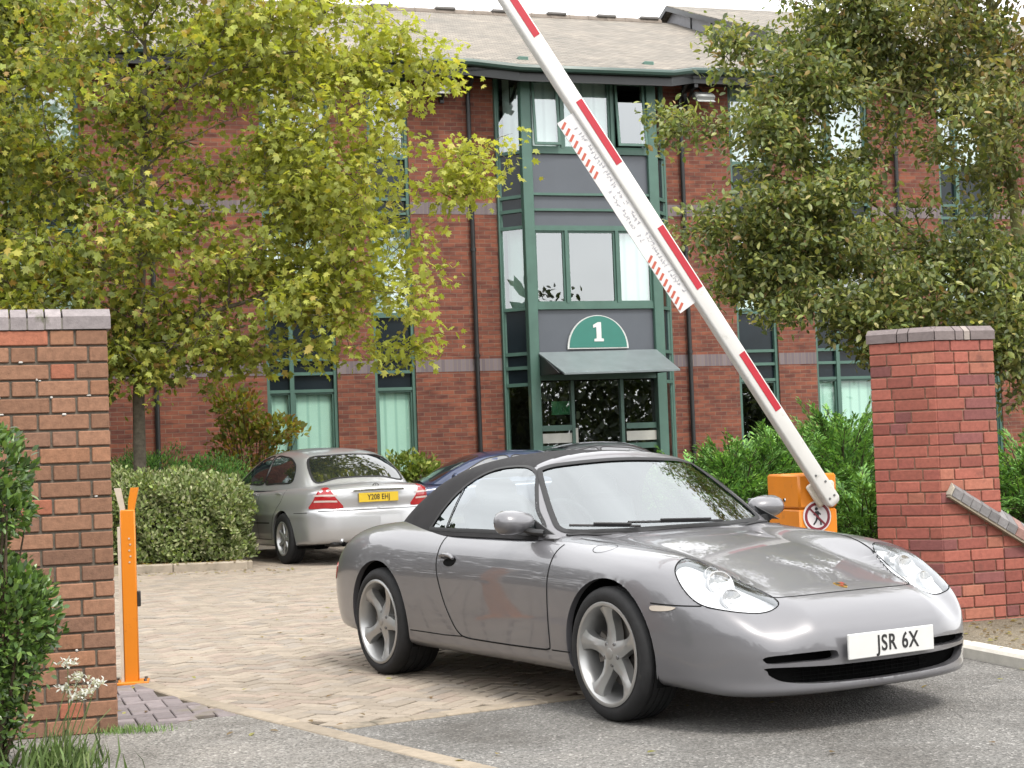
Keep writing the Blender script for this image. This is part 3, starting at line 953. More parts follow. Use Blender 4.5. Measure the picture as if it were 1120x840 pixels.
# ------------------------------------------------------------------ closed parked cars (x forward from the front axle)
def saloon_forms(wb, h, w, tail):
    """skin functions of a closed car: wheelbase, height, half width, rear overhang"""
    e = -wb - tail
    kz = h / 1.43; kw = w / .864
    ZC = spl((.80, .50), (.74, .60), (.62, .70), (.3, .80), (-.1, .88), (-.55, .94), (-.9, .965), (-1.6, .965), (-wb + .1, .99), (-wb - .35, 1.0), (e + .25, .975), (e + .10, .94), (e + .02, .86), (e - .1, .7))
    W = spl((.8, .80), (.4, .845), (0, .862), (-1.3, .866), (-wb, .862), (-wb - .6, .84), (e, .80))
    ZB = spl((.8, .19), (.4, .2), (0, .2), (-wb, .2), (-wb - .5, .24), (e, .27))
    PL = spl((0, 0), (.3, .02), (.5, .06), (.65, .13), (.75, .24), (.86, .5), (.95, .9))
    TP = spl((0, 0), (.3, .015), (.5, .045), (.62, .09), (.72, .17), (.80, .30), (.87, .5), (.95, .8))
    TZ = spl((.15, .12), (.25, .05), (.34, .015), (.45, 0), (.58, .005), (.64, .02), (.68, .06), (.8, .05), (.95, .055), (1.1, .12))
    NZ = spl((.15, .10), (.25, .03), (.35, .0), (.5, .01), (.62, .05), (.75, .15), (.9, .4))
    def body(x, y, z):
        z = z / kz; ay = np.abs(y) / kw
        top = z - (ZC(x) - .10 * ay * ay)
        hi = np.clip(z - .62, 0, 1); lo = np.clip(.55 - z, 0, 1)
        side = ay - (W(x) - .55 * hi ** 2 - .30 * lo ** 2 + .008 * np.exp(-((z - .60) / .03) ** 2))
        front = x - (.76 - PL(ay) - NZ(z)); rear = (e + TP(ay) + TZ(z)) - x
        g = smax(top, side, .05); g = smax(g, front, .06); g = smax(g, rear, .045)
        return smax(g, ZB(x) - z, .03)
    b = -wb - .55
    CR = spl((-.2, .84), (-.55, .985), (-.95, 1.215), (-1.25, 1.345), (-1.55, 1.412), (-1.95, 1.432), (-2.35, 1.415), (b + .60, 1.365), (b + .35, 1.245), (b + .05, 1.02), (b - .3, .78))
    CW = spl((-.2, .70), (-.7, .745), (-1.4, .775), (-2.2, .77), (-2.8, .735), (b, .66))
    def cab(x, y, z):
        z = z / kz; ay = np.abs(y) / kw
        roof = z - (CR(x) - .13 * ay * ay - .10 * ay ** 4)
        hh = z - .96
        side = ay - (CW(x) - .36 * hh - .30 * hh * np.abs(hh))
        return smax(roof, side, .08)
    return body, cab, e, b, kz, kw

M_CARGLASS = plain('dark_car_glass', (.012, .016, .018), .03, var=.1, spec=1.0, ior=1.9)

def make_saloon(root, paint, wb=2.715, h=1.426, w=.864, tail=1.05, plate=None, rear_lamp=True, alloy=True):
    body, cab, e, b, kz, kw = saloon_forms(wb, h, w, tail)
    V, F, tris = capsule_mesh(body, e + .7, .0, .55, .5, 240, 150, 60)
    for cx in (0, -wb):
        for sgn in (-1, 1):
            V, F = cut(V, F, circ(cx, .315, .345, 72), (0, 2), lambda c, s=sgn: (c[:, 1] * s > .40), lip=(0, -.03 * sgn, 0))
            ln = MB(); m = 20; vs = []; fs = []
            for k in range(m):
                a = R(-20 + 220 * k / (m - 1)); c_, s_ = math.cos(a), math.sin(a)
                for r_, y_ in ((.357, .80 * kw), (.359, .45), (0, .45)): vs.append((cx + r_ * c_, sgn * y_, .315 + r_ * s_))
            for k in range(m - 1):
                for j in range(2): fs.append((3 * k + j, 3 * k + 3 + j, 3 * k + 4 + j, 3 * k + 1 + j))
            ln.add(vs, fs); ln.build('arch_liner', M_DARK, root)
    skin('body', V, F, paint, root, tris, 38)
    V, F, _ = capsule_mesh(cab, -2.2, -1.4, .9 * kz, .9 * kz, 160, 60, 80, half=True)
    ctr = V[F].mean(1); F = F[(ctr[:, 2] > .90 * kz) & (ctr[:, 0] < -.5) & (ctr[:, 0] > b - .1)]
    skin('roof', V, F, paint, root, None, 45)
    S = {s: Proj(cab, (0, 0, 0), (0, s, 0), (1, 0, 0), (0, 0, 1), 1.1) for s in (-1, 1)}
    B = {s: Proj(body, (0, 0, 0), (0, s, 0), (1, 0, 0), (0, 0, 1), 1.3) for s in (-1, 1)}
    rp = Proj(body, (e + 1, 0, 0), (-1, 0, 0), (0, 1, 0), (0, 0, 1), 1.4)
    k = kz
    fw = smooth_poly([(-.95, .99 * k), (-1.15, 1.12 * k), (-1.42, 1.27 * k), (-1.60, 1.315 * k), (-1.80, 1.325 * k), (-1.84, 1.16 * k), (-1.85, .99 * k), (-1.4, .985 * k)], 6)
    rw = smooth_poly([(-1.92, .99 * k), (-1.91, 1.16 * k), (-1.88, 1.325 * k), (-2.15, 1.322 * k), (-2.42, 1.29 * k), (-2.65, 1.20 * k), (-2.74, 1.08 * k), (-2.70, 1.0 * k), (-2.3, .99 * k)], 6)
    for s in (-1, 1):
        for o in (fw, rw):
            p_ = patch('side_window', S[s], o, M_CARGLASS, root, off=.002, step=.05, skirt=.002)
            sm = MB(); seam(sm, S[s], o + [o[0]], .022, .0035); sm.build('window_seal', M_RUB, p_)
    d1 = np.array((-.62, 0, .78)); rwp = Proj(cab, (b + .5, 0, .9 * k), d1, (0, 1, 0), (.78, 0, .62), 1.2)
    q = [(b + .10, y * kw, z * k) for y, z in ((.58, 1.02), (.30, 1.03), (0, 1.03), (-.30, 1.03), (-.58, 1.02))] + [(b + .5, y * kw, z * k) for y, z in ((-.50, 1.30), (-.25, 1.335), (0, 1.34), (.25, 1.335), (.50, 1.30))]
    ro = smooth_poly([tuple(v) for v in rwp.to2(np.array(q))], 5)
    rg = patch('rear_window', rwp, ro, M_CARGLASS, root, off=.002, step=.05, skirt=.002)
    sm = MB(); seam(sm, rwp, ro + [ro[0]], .03, .0035); sm.build('window_seal', M_RUB, rg)
    d2 = np.array((.60, 0, .80)); wsp = Proj(cab, (-1.0, 0, .85 * k), d2, (0, 1, 0), (-.80, 0, .60), 1.2)
    q = [(-.62, y * kw, z * k) for y, z in ((.62, .99), (.3, 1.0), (0, 1.0), (-.3, 1.0), (-.62, .99))] + [(-1.34, y * kw, z * k) for y, z in ((-.50, 1.30), (-.25, 1.34), (0, 1.345), (.25, 1.34), (.50, 1.30))]
    wo = smooth_poly([tuple(v) for v in wsp.to2(np.array(q))], 5)
    patch('windscreen', wsp, wo, M_CARGLASS, root, off=.002, step=.05, skirt=.002)
    gp = MB()
    for s in (-1, 1):
        seam(gp, B[s], [(-.88, .90 * k), (-.90, .5 * k), (-.90, .30 * k), (-1.85, .29 * k)], .008)
        seam(gp, B[s], [(-1.86, .92 * k), (-1.86, .29 * k)], .008)
        seam(gp, B[s], smooth_poly([(-2.72, .93 * k), (-2.66, .78 * k), (-2.50, .66 * k), (-2.36, .5 * k), (-2.30, .29 * k)], 5, False) + [(-1.86, .29 * k)], .008)
        seam(gp, B[s], [(-wb - .37, .63 * k), (-wb - .7, .64 * k)], .007)
        seam(gp, B[s], [(-2.28, .50 * k), (-.45, .47 * k)], .014)
    gy = np.linspace(-.72 * kw, .72 * kw, 20)
    seam(gp, rp, [(y, .655 * k) for y in gy], .010)
    seam(gp, rp, [(-.56, .665 * k), (-.60, .8 * k), (-.60, .93 * k)], .006); seam(gp, rp, [(.56, .665 * k), (.60, .8 * k), (.60, .93 * k)], .006)
    gp.build('panel_gap', M_GAP, root)
    for s in (-1, 1):
        hp = B[s].pts([(-1.60, .845 * k), (-1.70, .85 * k), (-1.79, .845 * k)], .018)
        hm = MB(); hm.tube([tuple(v) for v in hp], [.008, .014, .008], 8); hm.build('door_handle', paint, root, auto=60)
        hp = B[s].pts([(-2.47, .86 * k), (-2.56, .865 * k), (-2.65, .86 * k)], .018)
        hm = MB(); hm.tube([tuple(v) for v in hp], [.008, .014, .008], 8); hm.build('door_handle', paint, root, auto=60)
        mb = MB()
        mb.box((-.93, s * (.87 * kw), 1.01 * k), (.10, .17, .12), bev=.04); mb.tube([(-.88, s * .80 * kw, .96 * k), (-.90, s * .86 * kw, .98 * k)], .03, 8)
        mb.build('wing_mirror', paint, root, auto=60)
    if rear_lamp:
        red = plain('car_tail_red', (.40, .015, .02), .12, var=.2, scale=30, spec=.7)
        pale = plain('car_lamp_pale', (.62, .50, .46), .15, var=.1, scale=30, spec=.7)
        for s in (-1, 1):
            D = np.array((-.80, .58 * s, .12)); D /= np.linalg.norm(D)
            e1 = np.array((0, 1, 0.)) - D * D[1]; e1 /= np.linalg.norm(e1); e2 = np.cross(D, e1)
            if e2[2] < 0: e2 = -e2
            lp = Proj(body, (e + .7, 0, .5), D, e1, e2, 1.4)
            o3 = np.array([(e + .06, .47 * kw * s, .69 * k), (e + .16, .66 * kw * s, .69 * k), (e + .32, .80 * kw * s, .69 * k), (e + .27, .76 * kw * s, .78 * k), (e + .20, .69 * kw * s, .93 * k), (e + .14, .62 * kw * s, .93 * k), (e + .09, .53 * kw * s, .80 * k)])
            o2 = [tuple(v) for v in lp.to2(o3)]
            o2 = smooth_poly(o2, 3)
            lm = patch('tail_light', lp, o2, red, root, off=.006, step=.04, skirt=.006)
            for tz in (.76, .83):
                r_ = np.array([(e + .08, .53 * kw * s, tz * k), (e + .27, .745 * kw * s, tz * k), (e + .26, .74 * kw * s, (tz + .022) * k), (e + .08, .535 * kw * s, (tz + .022) * k)])
                patch('lamp_band', lp, [tuple(v) for v in lp.to2(r_)], pale, lm, off=.008, step=.05, skirt=0)
    if plate:
        zp = .80 * k
        px = float(rp.pts([(0, zp)])[0][0]) - .012
        pe = part_empty('number_plate', root, (px, 0, zp))
        pb = MB(); pb.box((0, 0, 0), (.012, .52, .112), bev=.003); pb.build('plate', M_PLATE_Y, pe)
        tm = text_mesh(plate, .092, .001, .80, spacing=1.05)
        for v in tm.vertices:
            x, y, z = v.co; v.co = (-.0065 - z, -x, y)
        tm.flip_normals() if hasattr(tm, 'flip_normals') else None
        link('lettering', tm, M_LETTER, pe)
        hd = MB(); hd.tube([(px - .005, -.33, zp + .085), (px - .012, 0, zp + .09), (px - .005, .33, zp + .085)], .012, 8); hd.build('boot_strip', M_CHROME if alloy else paint, root)
        st = MB(); st.lathe([(.036, -.006), (.044, -.006), (.044, .006), (.036, .006)], 28, 'X', (float(rp.pts([(0, .94 * k)])[0][0]) - .004, 0, .925 * k), close=True)
        for a in (90, 210, 330):
            st.tube([(float(rp.pts([(0, .94 * k)])[0][0]) - .004, 0, .925 * k), (float(rp.pts([(0, .94 * k)])[0][0]) - .004, .04 * math.cos(R(a)), .925 * k + .04 * math.sin(R(a)))], .004, 5)
        if alloy: st.build('boot_emblem', M_CHROME, root, auto=40)
    # lower valance and exhaust
    va = MB(); va.box((e + .22, 0, .27), (.22, 1.2, .09), bev=.03); va.build('rear_valance', M_TRIM, root, auto=40)
    ex = MB(); ex.tube([(e + .35, .48, .262), (e + .03, .48, .258)], .03, 14, cap=False); ex.build('exhaust_pipe', M_CHROME, root)
    for s in (-1, 1):
        make_wheel(root, (0, s * (w - .105), .314), .314, .205, .205, WM, 'seven', s > 0, .3)
        make_wheel(root, (-wb, s * (w - .105), .314), .314, .205, .205, WM, 'seven', s > 0, .9)

def make_parked_cars():
    hd = np.array((-.485, .875))
    r1 = thing('silver_saloon', 'silver saloon with yellow rear number plate parked beside the clipped hedge', 'car', (-3.46, 23.36, 0), math.atan2(hd[1], hd[0]))
    make_saloon(r1, paint_mat('silver_paint', (.60, .605, .62), metal=.6, rough=.32), plate='Y208 EHJ')
    r2 = thing('blue_coupe', 'dark blue car parked facing left, mostly hidden behind the grey convertible', 'car', (-2.00, 25.75, 0), math.atan2(-.22, -.97))
    make_saloon(r2, paint_mat('navy_paint', (.025, .045, .12), metal=.3, rough=.3), wb=2.6, h=1.31, w=.85, tail=.95, rear_lamp=True, alloy=False)
    r3 = thing('dark_hatchback', 'dark grey car parked before the entrance, only its roof showing', 'car', (-.60, 26.2, 0), math.atan2(-.30, -.95))
    make_saloon(r3, paint_mat('graphite_paint', (.06, .062, .066), metal=.4, rough=.3), wb=2.6, h=1.39, w=.85, tail=.85, alloy=False)
# ------------------------------------------------------------------ ground, paving, kerbs
FA = R(18)
def asphalt(name, base, speck, sc=1.0):
    base = dim(base); speck = dim(speck)
    m, nt, p = new_mat(name)
    tc = nt.nodes.new('ShaderNodeTexCoord')
    v = nd(nt, 'ShaderNodeTexVoronoi', Scale=95.0 * sc); nt.links.new(tc.outputs['Object'], v.inputs['Vector'])
    n = nd(nt, 'ShaderNodeTexNoise', Scale=1.1, Detail=7.0, Roughness=.65); nt.links.new(tc.outputs['Object'], n.inputs['Vector'])
    n2 = nd(nt, 'ShaderNodeTexNoise', Scale=160.0 * sc, Detail=3.0, Roughness=.7); nt.links.new(tc.outputs['Object'], n2.inputs['Vector'])
    r = ramp(nt, [(.0, tuple(c * .45 for c in base)), (.45, base), (.78, tuple(c * 1.3 for c in base)), (1.0, speck)])
    nt.links.new(v.outputs['Color'], r.inputs['Fac'])
    r2 = ramp(nt, [(.32, (.62, .60, .58)), (.52, (1, 1, 1)), (.72, (1.22, 1.2, 1.18))]); nt.links.new(n.outputs['Fac'], r2.inputs['Fac'])
    r3 = ramp(nt, [(.3, (.6, .6, .6)), (.7, (1.35, 1.35, 1.35))]); nt.links.new(n2.outputs['Fac'], r3.inputs['Fac'])
    o = mixc(nt, r.outputs['Color'], r2.outputs['Color'], 1.0, 'MULTIPLY')
    o = mixc(nt, o, r3.outputs['Color'], 1.0, 'MULTIPLY')
    nt.links.new(o, p.inputs['Base Color'])
    p.inputs['Roughness'].default_value = .85; p.inputs['Specular IOR Level'].default_value = .3
    b = nd(nt, 'ShaderNodeBump', Strength=.9, Distance=.008)
    nt.links.new(v.outputs['Distance'], b.inputs['Height']); nt.links.new(b.outputs['Normal'], p.inputs['Normal'])
    return m

M_SOIL = plain('bed_soil', (.075, .055, .038), .95, var=.5, scale=14, bump=.8, bscale=40, spec=.1)
M_KERB = plain('kerb_concrete', (.33, .29, .22), .85, var=.25, scale=9, bump=.4, bscale=90, dirt=((.16, .14, .10), 5, .55))
M_KERBW = plain('kerb_pale_concrete', (.62, .59, .52), .8, var=.15, scale=8, bump=.3, bscale=90, dirt=((.36, .33, .28), 6, .62))

def sheet(name, poly, z, mat, kind='structure'):
    me = np_mesh(name, [(x, y, z) for x, y in poly], [tuple(range(len(poly)))])
    o = link(name, me, mat); o['kind'] = kind
    return o

def herring(poly, ang, L, W, gap, colf, z, h=.03, ch=.004, jit=.0015):
    """block paving in herringbone, one chamfered block after another, clipped by block centre"""
    P = np.array(poly); lo = P.min(0); hi = P.max(0); c0 = (lo + hi) / 2
    ca, sa = math.cos(ang), math.sin(ang); rad = np.linalg.norm(hi - lo) / 2 + .5
    n = int(rad / W) + 2; cen = []
    for i in range(-n, n + 1):
        for j in range(-n, n + 1):
            k = (i - j) % 4
            # unit grid cells W x W : herringbone 2:1 rule
            if k == 0: cen.append(((i + 1) * W, (j + .5) * W, 0))
            elif k == 2: cen.append(((i + .5) * W, (j) * W, 1))
    C = np.array(cen)
    X = c0[0] + C[:, 0] * ca - C[:, 1] * sa; Y = c0[1] + C[:, 0] * sa + C[:, 1] * ca
    XY = np.stack([X, Y], 1); ok = in_poly(XY, poly)
    mb = MB()
    for (x, y), o in zip(XY[ok], C[ok, 2]):
        a = ang + (PI / 2 if o else 0) + rnd.gauss(0, .006)
        lx, ly = L - gap, W - gap; zz = z + rnd.gauss(0, jit)
        c, s = math.cos(a), math.sin(a)
        tl = (rnd.gauss(0, .004), rnd.gauss(0, .006))
        vs = []
        for (hx, hy, dz) in ((lx / 2, ly / 2, -h), (lx / 2, ly / 2, -ch), (lx / 2 - ch, ly / 2 - ch, 0)):
            for sx, sy in ((-1, -1), (1, -1), (1, 1), (-1, 1)):
                px, py = sx * hx, sy * hy
                vs.append((x + px * c - py * s, y + px * s + py * c, zz + dz + px * tl[0] + py * tl[1]))
        fs = [(8, 9, 10, 11)]
        for b in (0, 4):
            for k in range(4): fs.append((b + k, b + (k + 1) % 4, b + 4 + (k + 1) % 4, b + 4 + k))
        mb.col = colf()
        mb.add(vs, fs)
    return mb

def strip_blocks(mb, pts, w, L, z, colf, h=.05, gap=.006, ch=.006):
    """a single course of long blocks following the open line pts"""
    for (a, b) in zip(pts[:-1], pts[1:]):
        a = Vector((*a, 0)); b = Vector((*b, 0)); d = b - a; n = max(1, round(d.length / L)); l = d.length / n
        ang = math.atan2(d.y, d.x)
        for k in range(n):
            c = a + d * ((k + .5) / n)
            mb.col = colf()
            mb.box((c.x, c.y, z - h / 2 + rnd.gauss(0, .001)), (l - gap, w, h), bev=ch, M=Matrix.Rotation(ang + rnd.gauss(0, .003), 3, 'Z'))

def make_ground():
    g = sheet('ground', [(-300, -300), (300, -300), (300, 300), (-300, 300)], -.045, plain('ground_earth', (.11, .10, .075), .95, var=.3, scale=.6, bump=.4, bscale=6, spec=.1))
    sheet('road', [(-.22, 6.91), (-1.43, 8.60), (-.94, 8.09), (.23, 8.78), (3.5, 10.72), (9, 12.0), (40, 9), (40, -40), (-40, -40), (-40, -1), (2.6, 3.0)], 0, asphalt('road_asphalt', (.20, .193, .18), (.58, .56, .53)))
    sheet('footpath', [(-1.43, 8.60), (-1.95, 8.22), (-14, 4.3), (-14, -2), (4, -2), (2.6, 3.0), (-.22, 6.91)], .004, asphalt('footpath_asphalt', (.25, .236, .215), (.58, .56, .52), .9))
    bed = [(-2.24, 9.91), (-1.43, 8.60), (-.94, 8.09), (.23, 8.78), (3.4, 10.66), (1.6, 10.8), (1.25, 12), (1.15, 16), (2.2, 19), (8, 22.2), (8, 29), (-4.5, 25.8), (-5.70, 24.3), (-3.25, 19.95), (-13, 19.95), (-13, 7.0), (-2.9, 9.75)]
    sheet('paving_bed', bed, -.014, plain('jointing_sand', (.075, .066, .052), .95, var=.3, scale=30, spec=.1))
    def buff():
        b = rnd.uniform(.82, 1.12); t = rnd.random()
        c = (.375, .318, .252) if t < .6 else ((.38, .308, .248) if t < .82 else (.345, .30, .25))
        return tuple(x * b for x in c)
    mb = herring(bed, FA + R(45), .2, .1, .012, buff, .002)
    o = mb.build('block_paving', attr_mat('buff_blocks', .88, .16, 24, .35, 160, stain=((.29, .245, .19), 1.3, .56, .2)), None); o['kind'] = 'structure'
    def purple():
        b = rnd.uniform(.75, 1.25); return tuple(x * b for x in (.235, .20, .20))
    pp = [(-1.95, 8.24), (-1.47, 8.60), (-2.27, 9.88), (-2.95, 9.7), (-2.9, 7.95)]
    sheet('apron_bed', pp, -.010, bpy.data.materials['jointing_sand'])
    o = herring(pp, FA, .2, .1, .006, purple, .006).build('apron_paving', attr_mat('purple_blocks', .85, .2, 24, .4, 160, stain=((.20, .175, .13), 2.2, .56, .12)), None); o['kind'] = 'structure'
    # flush edging strips
    def edg():
        b = rnd.uniform(.82, 1.15); return tuple(x * b for x in (.37, .31, .235))
    em = MB()
    strip_blocks(em, [(-2.28, 9.97), (-1.85, 9.25), (-1.43, 8.62), (-.86, 7.81), (-.22, 6.91), (.75, 5.5), (2.5, 3.0)], .115, .45, .009, edg)
    strip_blocks(em, [(-.90, 8.03), (.25, 8.71), (1.9, 9.68), (3.3, 10.5)], .11, .2, .009, edg)
    o = em.build('edging_strip', attr_mat('edging_blocks', .85, .2, 20, .4, 140, stain=((.17, .15, .115), 3, .58, .12)), None); o['kind'] = 'structure'
    # raised kerb in front of the hedge and round the parked saloon
    km = MB()
    def kc(): b = rnd.uniform(.85, 1.12); return tuple(x * b for x in (.40, .34, .265))
    strip_blocks(km, [(-13, 19.92), (-3.22, 19.92), (-3.32, 20.05), (-5.75, 24.4), (-4.6, 25.9), (14, 31.9)], .14, .9, .10, kc, .16, .008, .015)
    o = km.build('kerb', attr_mat('kerb_stone', .85, .2, 12, .4, 90, stain=((.19, .17, .13), 3, .55, .15)), None); o['kind'] = 'structure'
    sheet('planting_bed', [(-13, 20.0), (-3.3, 20.0), (-5.80, 24.4), (-4.65, 26.0), (14, 32.0), (14, 40), (-25, 40), (-25, 20)], .085, M_SOIL)
    km = MB()
    def kw(): b = rnd.uniform(.92, 1.1); return tuple(x * b for x in (.66, .63, .56))
    line = [(3.55, 6.6), (2.86, 8.95), (2.60, 9.85), (2.42, 10.35), (1.75, 10.62), (1.38, 11.0), (1.2, 12.2), (1.12, 16), (2.2, 18.8), (4.5, 20.2), (14, 23.4)]
    strip_blocks(km, line, .15, .8, .075, kw, .14, .008, .018)
    o = km.build('kerb', attr_mat('pale_kerb_stone', .8, .15, 12, .3, 90, stain=((.36, .33, .27), 4, .60, .12)), None); o['kind'] = 'structure'
    sheet('planting_bed', [(2.5, 10.4), (1.8, 10.68), (1.45, 11.0), (1.27, 12.2), (1.19, 16), (2.25, 18.7), (4.5, 20.1), (14, 23.3), (14, 11), (3.3, 11.15), (2.78, 10.95)], .06, M_SOIL)
    sheet('pavement', [(3.62, 6.6), (2.93, 8.95), (2.67, 9.85), (2.49, 10.38), (2.78, 10.95), (3.3, 11.12), (14, 14.5), (14, 6.6)], .068, asphalt('pavement_asphalt', (.22, .185, .13), (.4, .36, .30)))

# ------------------------------------------------------------------ brickwork
def brick_face(mb, mort, o, ang, length, z0, n, course, S, H, j, colf, depth=.1, sloped=None, start=0, proud=.004, loose=False):
    """Flemish bond slips on a face that starts at o=(x,y) and runs along ang; outward side is to the right of ang"""
    d = Vector((math.cos(ang), math.sin(ang), 0)); nrm = Vector((d.y, -d.x, 0)); M = Matrix.Rotation(ang, 3, 'Z')
    for r in range(n):
        z = z0 + (r + .5) * course
        u = 0.0; seq = (r + start) % 2
        k = 0
        first = True
        while u < length - .02:
            if loose: l = rnd.choice((S, S, H, S * .75)) if not first else rnd.uniform(.10, S)
            elif first and seq == 0: l = H
            elif first: l = S * .75
            else: l = S if (k % 2 == (0 if seq == 0 else 1)) else H
            if not first: k += 1
            first = False
            l = min(l, length - u)
            if length - u - l < .05: l = length - u
            zt = z + (course - j) / 2
            if sloped is None or zt < sloped(u + l / 2) + .01:
                c = Vector((o[0], o[1], 0)) + d * (u + l / 2) - nrm * (depth / 2 - proud + rnd.gauss(0, .0012))
                mb.col = colf()
                mb.box((c.x, c.y, z + rnd.gauss(0, .0008)), (l - j, depth, course - j), bev=.0045, M=Matrix.Rotation(ang + rnd.gauss(0, .003), 3, 'Z'))
            u += l

def make_left_wall():
    root = thing('brick_wall', 'weathered brown brick wall with grey brick coping at the left, behind the flowering shrub', 'wall', (0, 0, 0))
    a = FA; C = Vector((-1.972, 8.16, 0)); d = Vector((math.cos(a), math.sin(a), 0)); nb = Vector((-d.y, d.x, 0))
    L = 1.75; T = .34; co = .082
    def col():
        t = rnd.random(); b = rnd.uniform(.80, 1.18)
        c = (.295, .155, .095) if t < .6 else ((.255, .140, .092) if t < .84 else ((.32, .160, .092) if t < .93 else (.36, .135, .08)))
        return tuple(x * b for x in c)
    mb = MB(); S, H, j = .245, .122, .011
    st = C - d * L
    brick_face(mb, None, (st.x, st.y), a, L, 0, 24, co, S, H, j, col, start=1)
    e = C + nb * .1
    brick_face(mb, None, (e.x, e.y), a + PI / 2, T - .1, 0, 24, co, S, H, j, col)
    bk = C + nb * T
    brick_face(mb, None, (bk.x, bk.y), a + PI, L, 0, 24, co, S, H, j, col)
    mb.build('brickwork', attr_mat('brown_brick', .88, .28, 38, .5, 110, stain=((.10, .085, .05), 5, .64, .12)), root)
    mo = MB(); mo.col = (.17, .145, .115)
    c = C - d * (L / 2 - .0) + nb * (T / 2); mo.box((c.x, c.y, .984), (L - .016, T - .016, 1.966), rz=a)
    for _ in range(46):      # lime blebs on the joints
        u = rnd.uniform(.05, 1.2); r = rnd.randrange(1, 24); p = C - d * u - nb * rnd.uniform(-.002, .004)
        mo.col = (.62, .60, .56); mo.box((p.x, p.y, r * co + rnd.gauss(0, .004)), (rnd.uniform(.008, .022), .012, rnd.uniform(.006, .014)), rz=a + rnd.gauss(0, .3), bev=.003)
    mo.build('mortar', attr_mat('dark_mortar', .95, .3, 60, .5, 200), root)
    cp = MB(); z0 = 1.968; prof = [(-.012, 0), (-.012, .062), (.050, .104), (T - .050, .104), (T + .012, .062), (T + .012, 0)]
    def unit(u0, u1):
        b = rnd.uniform(.82, 1.18); cp.col = tuple(x * b for x in (.30, .265, .265))
        p0 = C - d * u0
        poly = [tuple(p0 + nb * y + Vector((0, 0, z0 + z + rnd.gauss(0, .0008)))) for y, z in prof]
        cp.extrude(poly, -d * (u1 - u0 - .009))
    u = -.012
    unit(u, u + .235); u += .235
    while u < L: unit(u, u + .0815); u += .0815
    cp.build('coping', attr_mat('blue_grey_coping', .8, .22, 30, .5, 90, stain=((.13, .13, .085), 7, .60, .1)), root)
    cm = MB(); cm.col = (.28, .26, .23); cm.box((c.x, c.y, z0 + .028), (L - .004, T + .012, .055), rz=a); cm.build('coping_mortar', bpy.data.materials['dark_mortar'], root)
    return root

